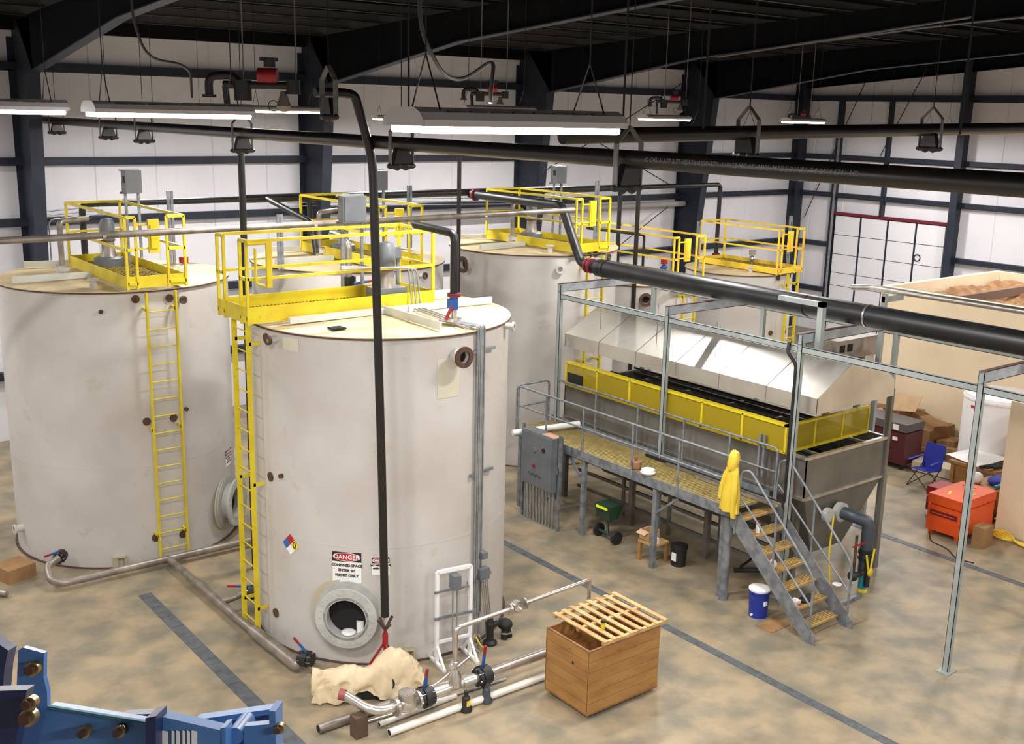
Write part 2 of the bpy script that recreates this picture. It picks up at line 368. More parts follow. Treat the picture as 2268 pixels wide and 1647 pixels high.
# sectional door
d = MB(); zs = [0, .62, 1.24, 1.86, 2.35, 3.05, 3.78, 4.5]
t = struct('door_1', MB().box((35.16, 20.6, 0), (35.20, 25.2, 4.52)), dark_in)
t['label'] = 'large white sectional overhead door'
for a, b in zip(zs, zs[1:]):
    mb = MB()
    for k in range(4): y0 = 20.62+k*1.145; mb.box((35.10, y0+.035, a+.012), (35.165, y0+1.11, b-.012))
    link('door_panel', mb, door_white, (0, 0, 0), t)
for k in range(1, 4): link('door_seam', MB().box((35.085, 20.60+k*1.145, 0), (35.13, 20.65+k*1.145, 4.5)), steel_dark, (0, 0, 0), t)
trim(MB().box((35.05, 20.5, 4.52), (35.2, 25.3, 4.62)), red_dark, 'dark red strip over the door')
link('door_track', MB().box((34.95, 25.22, 0), (35.03, 25.27, 7.6)).box((34.9, 25.22, 7.5), (35.1, 25.6, 7.6)), conduit, (0, 0, 0), t)
link('door_window', MB().ring((35.09, 21.6, 3.3), (-1, 0, 0), .13, .10, .02), black_iron, (0, 0, 0), t)

# ------------------------------------------------------------------ high bay fixtures
FL = ['nearest one, hanging in the centre of the photo', 'second largest, hanging over the left tank', 'cut by the left edge of the photo', 'seen behind the black valve cluster left of centre', 'small one seen just above the nearest fixture',
      'bright one seen above the back wall column right of centre', 'small one near the corner column on the right', 'dim edge seen above the black pipe right of centre', 'added out of view at the far right']
def fixture(x, y, i, z=7.93):
    L = 1.24; w = .34
    lab = 'white high bay light fixture, '+(FL[i] if i < len(FL) else ['','','','','','','','','','added unseen just outside the right edge, nearest row','added unseen off the right edge, second row','added unseen off the right edge, third row','added unseen at the left, middle row','added unseen at the left, far row','added unseen at the left, furthest row','added unseen at the left, near row','added unseen behind the camera, nearest','added unseen behind the camera on the right','added unseen behind the camera, far right','added unseen beyond the near beige wall','added for wall light, hidden behind the fixture over the left tank','added for wall light, hidden behind the left end of the nearest fixture','added for wall light, hidden behind the right end of the nearest fixture','added for wall light, hidden behind the crosswise black pipe', 'added for wall light, hidden behind the crosswise pipe near the sectional door', 'added for wall light, unseen off the right edge before the right wall'][i])
    t = Thing('high_bay_light', lab, 'light fixture', (x+L/2, y+w/2, z), 'high bay fluorescent lights')
    prof = [(0, 0), (0, .028), (.03, .062), (.08, .084), (w-.08, .084), (w-.03, .062), (w, .028), (w, 0), (w-.01, 0), (w-.04, .06), (.04, .06), (.01, 0)]
    t.part('housing', MB().prism([(x, y+a, z+b) for a, b in prof], (L, 0, 0)), lamp_shell)
    t.part('end_cap', MB().prism([(x-.004, y+a, z+b) for a, b in prof[:8]], (.006, 0, 0)), lamp_shell); t.part('end_cap', MB().prism([(x+L-.002, y+a, z+b) for a, b in prof[:8]], (.006, 0, 0)), lamp_shell)
    s = MB()
    for k in range(8): s.box((x+.15+k*.125, y-.0+.028, z+.062), (x+.25+k*.125, y+.045, z+.07))
    t.part('vent_slots', s, lamp_slot)
    for k in range(4): t.part('tube', MB().cyl((x+.02, y+.05+k*.08, z-.012), (x+L-.02, y+.05+k*.08, z-.012), .02, n=8), tube_mat)
    w_ = MB()
    for xx in (x+.12, x+L-.12):
        w_.cyl((xx, y+.05, z+.07), (xx, y+w/2, z+.32), .004, n=6).cyl((xx, y+w-.05, z+.07), (xx, y+w/2, z+.32), .004, n=6).cyl((xx, y+w/2, z+.32), (xx, y+w/2, roofz(y)), .004, n=6)
    t.part('hanging_wire', w_, hanger_dark)
    up = bpy.data.lights.new('slot_light', 'AREA'); up.shape = 'RECTANGLE'; up.size = L*.8; up.size_y = .05; up.energy = 2.2; up.color = (1, .95, .88)
    uo = bpy.data.objects.new('slot_light', up); C.objects.link(uo); uo.location = (0, 0, .10); uo.rotation_euler = (PI, 0, 0); uo.parent = t.o
    ld = bpy.data.lights.new('fixture_light', 'AREA'); ld.shape = 'RECTANGLE'; ld.size = L; ld.size_y = w*.9; ld.energy = LAMP; ld.color = (1, .965, .93)
    lo = bpy.data.objects.new('fixture_light', ld); C.objects.link(lo); lo.location = (0, 0, -.036); lo.parent = t.o
for i, f_ in enumerate(FIX): fixture(f_[0], f_[1], i, *f_[2:])
cord_mat = mat('grey_brown_cord', (.05, .045, .04), .6)
def cord(pts, r, label, m=cord_mat, name='power_cord'):
    return solo(name, MB().tube(pts, r, .25, 8), m, label, 'cable', pts[0])
cord([(3.0, 8.4, 10.3), (2.95, 8.4, 8.6), (3.05, 8.4, 8.33), (3.3, 8.4, 8.30), (3.38, 8.4, 8.25), (3.38, 8.4, 8.05)], .011, 'looping grey power cord hanging down to the fixture over the left tank')
cord([(2.85, 4.4, 10.6), (2.87, 4.4, 8.35), (3.0, 4.4, 8.16), (3.15, 4.45, 8.14), (3.3, 4.4, 8.25), (3.25, 4.35, 8.14), (3.22, 4.32, 8.04)], .010, 'looping grey power cord hanging down to the nearest fixture')

# ------------------------------------------------------------------ floor drains
def drain(name, a, b, w, label):
    mb = MB().box((a[0]-w/2, a[1], .001), (a[0]-w/2+.02, b[1], .006)).box((a[0]+w/2-.02, a[1], .001), (a[0]+w/2, b[1], .006)); y = a[1]
    while y < b[1]: mb.box((a[0]-w/2+.02, y, .001), (a[0]+w/2-.02, min(y+.42, b[1]), .005)); y += .43
    solo(name, mb, drain_grey, label, 'floor drain', (a[0], a[1], 0))
drain('floor_drain', (5.66, 4.0), (5.66, 17.05), .22, 'grey steel trench drain cover in the floor left of the front tank')
drain('floor_drain', (12.0, 1.0), (12.0, 20), .16, 'long narrow grey trench drain between the front tank and the stairs')
drain('floor_drain', (18.42, 3.0), (18.42, 18), .16, 'narrow grey trench drain beside the orange job box')

# ------------------------------------------------------------------ storage tanks
def arc_pt(c, R, a, z): return V(c[0]+R*math.cos(a), c[1]+R*math.sin(a), z)
def tank(c, R, h, label, lidm=tank_lid):
    t = Thing('storage_tank', label, 'tank', (c[0], c[1], 0), 'white vertical storage tanks'); n = 96
    t.part('shell', MB().lathe((c[0], c[1], 0), [(R, 0), (R, h*.28), (R, h*.56), (R, h), (R-.02, h)], n), tank_white)
    t.part('base_ring', MB().ring((c[0], c[1], .0), (0, 0, 1), R+.05, R-.02, .012, n), rust)
    t.part('roof_plate', MB().lathe((c[0], c[1], h), [(R+.03, -.012), (R+.03, 0), (.01, .03)], n), lidm)
    t.part('roof_lip', MB().ring((c[0], c[1], h-.035), (0, 0, 1), R+.032, R+.004, .022, n), rust)
    # faint horizontal weld seams
    t.part('weld_seam', MB().ring((c[0], c[1], h*.37), (0, 0, 1), R+.003, R-.01, .008, n), tank_white)
    return t
def radial(c, a): return V(math.cos(a), math.sin(a), 0)
def nozzle(t, c, R, px, py, r, L, m=rust, face=rust, hole=True, name='nozzle'):
    a, z = PC(px, py, c, R+L*.5); d = radial(c, a); p = arc_pt(c, R-.03, a, z)
    o = t.part(name, MB().ring(p, d, r*.72, r*.56, L, 28), tank_white)
    t.part('flange', MB().ring(p+d*(L-.02), d, r, r*.56, .035, 28), face, parent=o)
    if hole: t.part('opening', MB().cyl(p+d*(L-.10), p+d*(L-.09), r*.56, n=28), dark_in, parent=o)  # black disc standing for the shade inside the bore
    return o
def bracketpad(t, c, R, px, py):
    a, z = PC(px, py, c, R); p = arc_pt(c, R, a, z); d = radial(c, a)
    t.part('bracket_pad', MB().cyl(p-d*.01, p+d*.02, .07, n=16), rust)
def cyl_fn(c, R, px, py, lift=.004):   # maps flat (x right, y up) to the tank skin round the pixel
    a, z = PC(px, py, c, R)
    def fn(x, y, k=0): return arc_pt(c, R+lift+k, a+x/R, z+y)
    return fn
def patch(mb, fn, x0, x1, y0, y1, k=0, n=8, th=.003):
    vs = []; 
    for kk in (k, k+th):
        for j in range(n+1):
            x = x0+(x1-x0)*j/n; vs += [fn(x, y0, kk), fn(x, y1, kk)]
    m = 2*(n+1); fs = []
    for j in range(n): fs += [(2*j, 2*j+2, 2*j+3, 2*j+1), (m+2*j, m+2*j+1, m+2*j+3, m+2*j+2), (2*j, m+2*j, m+2*j+2, 2*j+2), (2*j+1, 2*j+3, m+2*j+3, m+2*j+1)]
    fs += [(0, 1, m+1, m), (m-2, 2*m-2, 2*m-1, m-1)]
    return mb.add(vs, fs)
def oval(mb, fn, cx, cy, rx, ry, k, n=40):
    vs = [fn(cx, cy, k)]+[fn(cx+rx*math.cos(2*PI*j/n), cy+ry*math.sin(2*PI*j/n), k) for j in range(n)]
    return mb.add(vs, [(0, j+1, (j+1) % n+1) for j in range(n)])
def danger(t, c, R, px, py, s, lines, lw):
    fn = cyl_fn(c, R, px, py); w = .20*s; h = .135*s
    o = t.part('warning_sign', patch(MB(), fn, -w, w, -.30*s, h), white_dec, 'white danger sign')
    t.part('sign_header', patch(MB(), fn, -w, w, -h*.02-.0*s, h, .004), ink, parent=o)
    t.part('sign_oval', oval(MB(), fn, 0, h*.5, w*.95, h*.46, .009), white_dec, parent=o)
    t.part('sign_oval', oval(MB(), fn, 0, h*.5, w*.91, h*.40, .011), red_dec, parent=o)
    t.part('lettering', text(MB(), 'DANGER', .088*s, lambda x, y: fn(x, y+h*.48, .013), .002, 1.0), white_dec, parent=o)
    L = MB()
    for k, l in enumerate(lines): text(L, l, lw*s, lambda x, y: fn(x, y-.055*s-k*.072*s, .009), .0022)
    t.part('lettering', L, ink, parent=o)

CA, RA, HA = (8.70, 14.44), 2.0, 4.93
CB, CC, CD = (6.52, 20.2), (16.5, 20.3), (11.4, 20.2)
CE, RE, HE = (23.9, 20.2), 1.48, 3.88
CF = (20.1, 20.3)
tA = tank(CA, RA, HA, 'white storage tank in front, with round manway and black pipe before it')
tB = tank(CB, RA, HA, 'white storage tank at the left edge with centred yellow ladder')
tC = tank(CC, RA, HA, 'white storage tank behind the left end of the stainless hood')
tD = tank(CD, RA, HA, 'white storage tank mostly hidden behind the front tank')
tE = tank(CE, RE, HE, 'smaller white tank beside the sectional door')
tF = tank(CF, RE, HE, 'smaller white tank half hidden behind the big black pipe')

def manway(t, c, R, px, py, r, L=.22, ghost=True):
    a, z = PC(px, py, c, R+L*.7); d = radial(c, a); p = arc_pt(c, R-.12, a, z)
    o = t.part('manway', MB().ring(p, d, r*.74, r*.66, L+.1, 48), flange_grey)
    t.part('manway_flange', MB().ring(p+d*(L+.06), d, r, r*.64, .04, 64), flange_grey, parent=o)
    t.part('pad_ring', MB().ring(p+d*.105, d, r*1.10, r*.7, .03, 64), flange_grey, parent=o)
    q_ = p+V(-d.y, d.x, 0)*-.07; t.part('yellowed_paint', MB().ring(q_+d*.10, d, r*1.14, r*.8, .022, 64), tan_ghost, parent=o)
    t.part('opening_shade', MB().cyl(p+d*.125, p+d*.13, r*.68, n=40), dark_in, parent=o)  # black disc just outside the shell, painted for the dark inside
    b = MB(); e2 = V(0, 0, 1); e1 = d.cross(e2)
    for k in range(24):
        an = 2*PI*k/24; q = p+d*(L+.1)+(e1*math.cos(an)+e2*math.sin(an))*r*.86; b.cyl(q-d*.002, q+d*.012, .013, n=8)
    t.part('bolt_circle', b, tank_white, parent=o)
    return p, d, o
pA, dA, oA = manway(tA, CA, RA, 768, 1368, .46)
solo('white_rag_bundle', MB().ball(tuple(pA+dA*.18+V(0, 0, -.27)), .11, (1, 1, .4)), white_p, 'crumpled white cloth lying in the manway of the front tank', 'cloth', pA)
solo('paper_roll', MB().cyl(pA+dA*.18+V(.15, -.08, -.29), pA+dA*.18+V(.15, -.08, -.10), .055, n=20), white_p, 'upright white paper roll standing inside the manway of the front tank', 'roll', pA)
manway(tB, CB, RA, 522, 1110, .46)
nozzle(tA, CA, RA, 1021, 789, .155, .22, face=rust)
nozzle(tA, CA, RA, 601, 752, .07, .18, m=flange_grey)
nozzle(tA, CA, RA, 1129, 722, .07, .18, face=tank_white)
nozzle(tB, CB, RA, 402, 663, .07, .18)
nozzle(tB, CB, RA, 40, 1170, .09, .18, face=tank_white)
nozzle(tD, CD, RA, 937, 610, .07, .18)
nozzle(tC, CC, RA, 1030, 585, .19, .2)
nozzle(tC, CC, RA, 1345, 568, .075, .16); nozzle(tC, CC, RA, 1240, 596, .10, .1, face=tank_white, hole=False)
nozzle(tF, CF, RE, 1430, 663, .17, .2)
for (px, py) in ((300, 662), (375, 660), (325, 933), (384, 925), (345, 1190), (405, 1182)): bracketpad(tB, CB, RA, px, py)
for (px, py) in ((590, 748), (600, 1055), (612, 1356)): bracketpad(tA, CA, RA, px, py)
for (px, py, c, R) in ((1305, 565, CC, RA), (1318, 562, CC, RA), (1723, 615, CE, RE), (1748, 612, CE, RE), (1706, 737, CE, RE), (1737, 735, CE, RE)): bracketpad({id(CC): tC, id(CE): tE}[id(c)], c, R, px, py)
for (t, c, px, py) in ((tB, CB, 224, 690), (tA, CA, 625, 1053), (tB, CB, 411, 905)):
    a, z = PC(px, py, c, RA); p = arc_pt(c, RA, a, z); t.part('plug', MB().cyl(p, p+radial(c, a)*.05, .035, n=8), rust)
# faded paint patches with a shape of their own
tA.part('faded_patch', patch(MB(), cyl_fn(CA, RA, 1005, 815), -.27, .10, -.42, .16, -.003), ghost_faint)
tA.part('faded_patch', patch(MB(), cyl_fn(CA, RA, 640, 760), -.12, .18, -.1, .08, -.003), ghost_faint)
# base cleats
for (t, c, px, py) in ((tB, CB, 267, 1240), (tA, CA, 900, 1435)):
    a, z = PC(px, py, c, RA); d = radial(c, a); p = arc_pt(c, RA, a, .02); e = V(-d.y, d.x, 0)
    t.part('anchor_chair', MB().box(p+e*.07, p+e*.09+d*.12+V(0, 0, .2)).box(p-e*.07, p-e*.09+d*.12+V(0, 0, .2)).beam(p+V(0, 0, .2), p+V(0, 0, .215)+d*.12, .2, .02), tan_ghost)
# signs
danger(tA, CA, RA, 768, 1243, 1.08, ['CONFINED SPACE', 'ENTER BY', 'PERMIT ONLY'], .052)
danger(tA, CA, RA, 843, 1246, .64, ['NO WELDING OR', 'OPEN FLAMES'], .056)
danger(tB, CB, RA, 505, 1005, .72, ['CONFINED SPACE', 'ENTER BY', 'PERMIT ONLY'], .052)
fn = cyl_fn(CA, RA, 644, 1205); s = .165
def dia(cx, cy, m): return tA.part('hazard_diamond', MB().add([fn(cx, cy+s/2, .004), fn(cx+s/2, cy, .004), fn(cx, cy-s/2, .004), fn(cx-s/2, cy, .004)], [(0, 3, 2, 1)]), m)
h0 = dia(0, s/2, red_dec); dia(-s/2, 0, blue_dec); dia(s/2, 0, yel_dec); dia(0, -s/2, white_dec)
tA.part('lettering', text(MB(), '0', .15, lambda x, y: fn(x+s/2, y, .008), .002), ink, parent=h0)
# roof stiffeners and small fittings on the tank lids
def lidbox(t, a, b, w, h, name='roof_stiffener', m=beam_white, z=HA): t.part(name, MB().beam(V(a[0], a[1], z+.03+h/2), V(b[0], b[1], z+.03+h/2), w, h), m)
lidbox(tA, (8.60, 14.2), (8.60, 12.62), .03, .12); lidbox(tA, (9.35, 14.9), (10.45, 14.9), .05, .13); lidbox(tA, (9.0, 14.1), (10.6, 14.1), .05, .10)
lidbox(tA, (7.0, 14.15), (9.4, 14.15), .08, .09)
tA.part('roof_hatch', MB().box((6.98+.35, 13.42, HA+.02), (7.18+.35, 13.62, HA+.04)), dark_in)
for (t, c) in ((tB, CB), (tC, CC), (tD, CD)):
    lidbox(t, (c[0]-1.85, c[1]-.35), (c[0]-.55, c[1]-.35), .05, .11); lidbox(t, (c[0]-1.2, c[1]+1.5), (c[0]+.0, c[1]+1.2), .05, .11)
for (t, px, py, z) in ((tB, 207, 640, HA), (tC, 1218, 560, HA), (tE, 1662, 604, HE)):
    p = PZ(px, py, z); t.part('vent_stub', MB().cyl(p, p+V(0, 0, .17), .055).cyl(p+V(0, 0, .15), p+V(0, 0, .18), .095), tank_white)

# ------------------------------------------------------------------ ladders
def ladder(label, a, b, z0, z1, depth, m=yellow, n=None):
    a = V(a[0], a[1], 0); b = V(b[0], b[1], 0); t = Thing('access_ladder', label, 'ladder', (a.x, a.y, z0), 'yellow tank ladders'); e = (b-a).normalized(); d = V(*depth)
    for p in (a, b): t.part('side_rail', MB().beam(p+V(0, 0, z0), p+V(0, 0, z1), .075, .03, up=e), m)
    n = n or int((z1-z0)/.305)
    for k in range(n): z = z0+.2+k*.305; t.part('rung', MB().cyl(a+V(0, 0, z), b+V(0, 0, z), .011, n=8), m)
    for z in (z1-.3, (z0+z1)/2, z0+.45):
        for p in (a, b): t.part('standoff', MB().beam(p+V(0, 0, z), p+d+V(0, 0, z), .03, .05), m)
    return t
ladder('yellow ladder on the left side of the front tank', (6.52, 14.98), (6.52, 14.50), .05, 4.95, (.24, 0, 0))
ladder('yellow ladder up the middle of the left tank', (6.30, 18.0), (6.80, 18.0), .12, 4.92, (0, .25, 0))
ladder('yellow ladder behind the left end of the stainless hood', (16.24, 18.05), (16.70, 18.05), .1, 4.92, (0, .27, 0))
ladder('yellow ladder on the small tank beside the sectional door', (23.95, 18.52), (24.38, 18.52), .1, 3.9, (0, .22, 0))
ladder('yellow ladder on the small tank behind the big black pipe', (20.0, 18.62), (20.42, 18.62), .1, 3.9, (0, .22, 0))

# ------------------------------------------------------------------ galleries (work platforms with railings)
def gallery(label, x0, x1, y0, y1, z, opening, m=yellow, rail=1.12, toe=.16, gates=True, loc=None):
    t = Thing('tank_gallery', label, 'work platform', (x0, y0, z), 'yellow galleries on the tanks')
    g = MB()
    k = x0+.03
    while k < x1-.02: g.box((k, y0+.02, z-.02), (k+.012, y1-.02, z+.01)); k += .06
    k = y0+.05
    while k < y1: g.box((x0+.02, k, z-.012), (x1-.02, k+.008, z+.008)); k += .12
    t.part('deck_grating', g, grate_rust)
    for (a, b) in (((x0, y0), (x1, y0)), ((x0, y1), (x1, y1)), ((x0, y0), (x0, y1)), ((x1, y0), (x1, y1))):
        t.part('toe_plate', MB().beam((a[0], a[1], z+toe/2-.04), (b[0], b[1], z+toe/2-.04), .012, toe+.04), m)
    xs = [x0, x1]; ys = [y0, y1]
    if x1-x0 > y1-y0: pass
    posts = set([(x, y) for x in xs for y in (y0, y1)]+[(x, y) for x in (x0, x1) for y in ys])
    for (x, y) in posts:
        if opening == 'x0' and x == x0: continue
        if opening == 'y0' and y == y0: continue
        if (len(xs) == 3 and x == xs[1]) and y == y0: continue
        t.part('post', MB().box((x-.022, y-.022, z), (x+.022, y+.022, z+rail)), m)
    for zz, w in ((z+rail, .045), (z+rail*.52, .04)):
        for (a, b) in (((x0, y0), (x1, y0)), ((x0, y1), (x1, y1)), ((x0, y0), (x0, y1)), ((x1, y0), (x1, y1))):
            if opening == 'x0' and a[0] == x0 and b[0] == x0: continue
            if opening == 'y0' and a[1] == y0 and b[1] == y0: continue
            t.part('rail', MB().beam((a[0], a[1], zz), (b[0], b[1], zz), w, w), m)
    # loop frames either side of the ladder opening
    if opening == 'y0': loops = [((x0, y0-.0), (x0+.17, y0)), ((x1-.30, y0), (x1, y0))]
    else: loops = [((x0, y0), (x0, y0+.22)), ((x0, y1-.22), (x0, y1))]
    for a, b in loops:
        mb = MB()
        for p in (a, b): mb.box((p[0]-.02, p[1]-.02, z-.08), (p[0]+.02, p[1]+.02, z+rail))
        for zz in (z+rail, z+rail*.52, z+.02): mb.beam((a[0], a[1], zz), (b[0], b[1], zz), .04, .05)
        t.part('side_loop', mb, m)
    if gates:   # yellow swing gate folded open
        if opening == 'y0':
            mb = MB().box((x0+.38, y0-.04, z+.52), (x0+.56, y0+.02, z+rail-.04)).box((x0+.41, y0-.055, z+.6), (x0+.53, y0-.04, z+rail-.12)).beam((x0+.17, y0, z+.60), (x0+.40, y0, z+.60), .03, .03).beam((x0+.17, y0, z+1.0), (x0+.40, y0, z+1.0), .03, .03)
        else:
            gy = y0+.02; gx = x0+.42
            mb = MB().tube([(x0+.0, gy-.05, z+rail-.03), (gx-.10, gy-.05, z+rail-.03)], .03).box((gx-.14, gy-.08, z+.45), (gx-.06, gy-.04, z+rail-.02)).tube([(gx-.3, gy-.05, z+rail-.1), (gx-.3, gy-.05, z+.52), (gx-.1, gy-.05, z+.46)], .02)
        t.part('gate', mb, m)
    return t
gallery('bright yellow gallery across the top of the front tank', 6.42, 9.55, 14.25, 15.25, 5.05, 'x0', toe=.2)
gallery('yellow gallery on the left tank, its gate end facing the camera', 6.04, 7.04, 18.1, 21.3, 5.05, 'y0')
gallery('yellow gallery on the half hidden tank behind the front tank', 10.93, 11.93, 18.2, 21.4, 5.05, 'y0')
gallery('yellow gallery on the tank in the centre background', 15.98, 16.98, 18.2, 21.5, 5.05, 'y0')
gallery('orange yellow gallery on the small tank near the sectional door', 23.55, 24.6, 18.6, 21.4, 3.98, 'y0', yellow_old, toe=.12)
gallery('orange yellow gallery partly hidden behind the big black pipe', 19.55, 20.65, 18.6, 22.2, 3.98, 'y0', yellow_old, toe=.12)

# lid machinery
def mixer(x, y, z, label, s=1.0, tub=True):
    t = Thing('tank_mixer', label, 'mixer', (x, y, z), 'mixers on the tank lids')
    if tub: t.part('gearbox', MB().box((x-.26*s, y-.2*s, z+.03), (x+.26*s, y+.2*s, z+.24*s)), enclosure)
    else: t.part('gearbox', MB().lathe((x, y, z+.02), [(.01, 0), (.28*s, 0), (.28*s, .16*s), (.22*s, .19*s), (.01, .2*s)], 24), enclosure)
    t.part('pedestal', MB().lathe((x, y, z+.2*s), [(.17*s, 0), (.13*s, .1*s), (.12*s, .3*s), (.16*s, .33*s)], 24), steel_pipe)
    t.part('motor', MB().lathe((x, y, z+.52*s), [(.01, 0), (.13*s, 0), (.14*s, .1*s), (.14*s, .34*s), (.10*s, .42*s), (.01, .44*s)], 24), enclosure)
    return t
mixer(9.0, 14.75, 5.02, 'grey motor driven mixer at the right end of the front gallery', 1.0)
mixer(6.55, 20.6, 5.02, 'dull metal mixer standing in the left tank gallery', .95, False)
mixer(11.45, 20.5, 5.02, 'grey mixer standing in the half hidden gallery', .9, False)
mixer(16.5, 20.4, 5.02, 'round based grey mixer in the gallery in the centre background', .95, False)
def boxon(label, p, w, h, dpt, legs, name='control_box', face='-y', m=enclosure, window=False):
    # enclosure on two strut legs; p = centre of its face
    t = Thing(name, label, 'control box', (p[0], p[1], legs), 'grey control boxes over the tanks')
    t.part('enclosure', MB().box((p[0]-w/2, p[1], p[2]-h/2), (p[0]+w/2, p[1]+dpt, p[2]+h/2)), m)
    if not window: t.part('cover', MB().box((p[0]-w/2+.025, p[1]-.012, p[2]-h/2+.02), (p[0]+w/2-.025, p[1], p[2]+h/2-.02)), m)
    for sx in (-1, 1): t.part('strut_leg', MB().box((p[0]+sx*(w/2-.03)-.022, p[1]+dpt*.5, legs), (p[0]+sx*(w/2-.03)+.022, p[1]+dpt*.5+.045, p[2]+h/2)), galv)
    for sz in (-1, 1): t.part('cross_strut', MB().box((p[0]-w/2-.03, p[1]+dpt, p[2]+sz*h/2-.02), (p[0]+w/2+.05, p[1]+dpt+.03, p[2]+sz*h/2+.02)), conduit)
    if window: t.part('display', MB().box((p[0]-w/2-.01, p[1]+dpt*.25, p[2]-.02), (p[0]-w/2, p[1]+dpt*.6, p[2]+h*.25)), ink)
    return t
boxon('large grey control box on two struts above the front gallery', (8.76, 15.3, 6.44), .42, .42, .16, 5.05)
q = PY(880, 562, 14.9); boxon('small blue grey junction box beside the mixer of the front tank', (q.x, q.y, q.z), .16, .17, .1, 5.1)
boxon('grey control box with dark window above the left tank', (7.06, 20.5, 6.58), .30, .42, .24, 5.0, window=True)
q = PY(838, 400, 20.8); boxon('grey control box seen just right of the tall black pipe', (q.x+.1, q.y, q.z), .28, .42, .24, 5.0, window=True)
q = PY(1245, 387, 20.8); boxon('grey control box above the gallery in the centre background', (q.x, q.y, q.z), .30, .42, .26, 5.0, window=True)
for (px, py, pb, Y, l) in ((376, 422, 480, 20.9, 'grey strut post standing on the left tank gallery'), (908, 410, 475, 20.9, 'grey strut post right of the tall black pipe'), (1325, 400, 470, 19.6, 'grey strut post on the gallery in the centre background'),
                       (620, 475, 545, 19.2, 'grey strut post on the lid of the half hidden tank'), (1754, 478, 520, 19.5, 'short strut post on the small tank gallery near the door'), (1550, 490, 560, 20.6, 'short strut post behind the orange gallery')):
    a = PY(px, py, Y); b = PY(px, pb, Y); z0 = 4.95 if px < 1400 else 3.90
    solo('strut_post', MB().box((a.x-.06, a.y, z0), (a.x-.01, a.y+.04, a.z)).box((a.x+.01, a.y, z0), (a.x+.06, a.y+.04, a.z)), galv, l, 'post', (a.x, a.y, z0))
# handwheel valves etc. in the galleries
def smallvalve(x, y, z, label, m=steel_bright, red=False, s=1.0):
    t = Thing('lid_valve', label, 'valve', (x, y, z), 'small valves on the tank lids')
    t.part('stem', MB().cyl((x, y, z), (x, y, z+.22*s), .022*s), m); t.part('body', MB().ball((x, y, z+.16*s), .07*s).cyl((x-.09*s, y, z+.16*s), (x+.09*s, y, z+.16*s), .035*s), m)
    t.part('head', MB().cyl((x, y, z+.24*s), (x, y, z+.34*s), .075*s), red_paint if red else m)
smallvalve(7.4, 19.1, 4.96, 'small red headed valve on the lid of the left tank', white_p, True, 1.1)
q = PZ(1470, 600, 4.0); smallvalve(q.x, q.y, 3.9, 'red and blue instrument head behind the big black pipe', blue_paint, True, 1.2)
q = PZ(1665, 585, 4.0); smallvalve(q.x, q.y, 3.95, 'small silver instrument in the orange gallery near the door', steel_bright, False, 1.3)
q = PZ(1482, 540, 5.1)
smallvalve(17.0, 19.4, 5.02, 'small silver valve on the gallery in the centre background', steel_bright, False, 1.1)
def red_yellow(): pass
# ------------------------------------------------------------------ piping
def pipe(name, pts, r, m, label, cat='pipe', bend=None, flanges=(), fm=None, n=16, group=None):
    t = Thing(name, label, cat, tuple(pts[0]), group)
    t.part('pipe_run', MB().tube(pts, r, bend, n), m)
    for (p, d, rr) in flanges: p = V(p); d = V(d).normalized(); t.part('flange', MB().cyl(p-d*.025, p+d*.025, rr, n=24), fm or red_dark)
    return t
# black header along the back with its drops
pipe('black_header_pipe', [(6.45, 21.7, 5.0), (6.45, 21.7, 6.10), (24.6, 21.7, 6.08), (24.6, 21.7, 4.0)], .062, black_pipe, 'long black header pipe running behind all the galleries', flanges=[((6.45, 21.7, 5.08), (0, 0, 1), .14), ((24.6, 21.7, 4.05), (0, 0, 1), .12)])
solo('black_header_sleeve', MB().cyl((9.7, 21.7, 6.10), (21.3, 21.7, 6.08), .088, n=20), black_pipe, 'thicker black middle length of the header pipe', 'pipe', (9.7, 21.7, 6.1))
for (x, l, zb) in ((11.3, 'black drop pipe to the half hidden tank', 5.0), (17.05, 'short black drop pipe with red flange on the centre background tank', 5.0), (20.6, 'black drop pipe left of the orange gallery', 3.95)):
    pipe('black_drop_pipe', [(x, 21.7, zb), (x, 21.7, 6.05)], .06, black_pipe, l, flanges=[((x, 21.7, zb+.04), (0, 0, 1), .13)])
pipe('diagonal_vent_pipe', [PY(592, 440, 21.6), PY(690, 492, 20.2), PY(700, 560, 20.0)], .06, black_pipe, 'dark pipe slanting down from the header to the half hidden gallery')
for (xa, xb, l) in ((21.6, 28.7, 'thick grey insulated pipe along the back wall right of the centre column'), (14.2, 21.4, 'thick grey insulated pipe along the back wall behind the centre tanks')): pipe('insulated_pipe', [(xa, 26.95, 5.0), (xb, 26.95, 5.0)], .10, mat('grey_pipe_wrap', (.36, .35, .33), .6), l)
pipe('thin_black_pipe', [PY(1300, 505, 19.8), PY(1427, 520, 19.8), PV(1427, 640, PY(1427, 520, 19.8))], .035, black_pipe, 'thin black pipe leaving the centre background gallery and dropping behind the big black pipe')
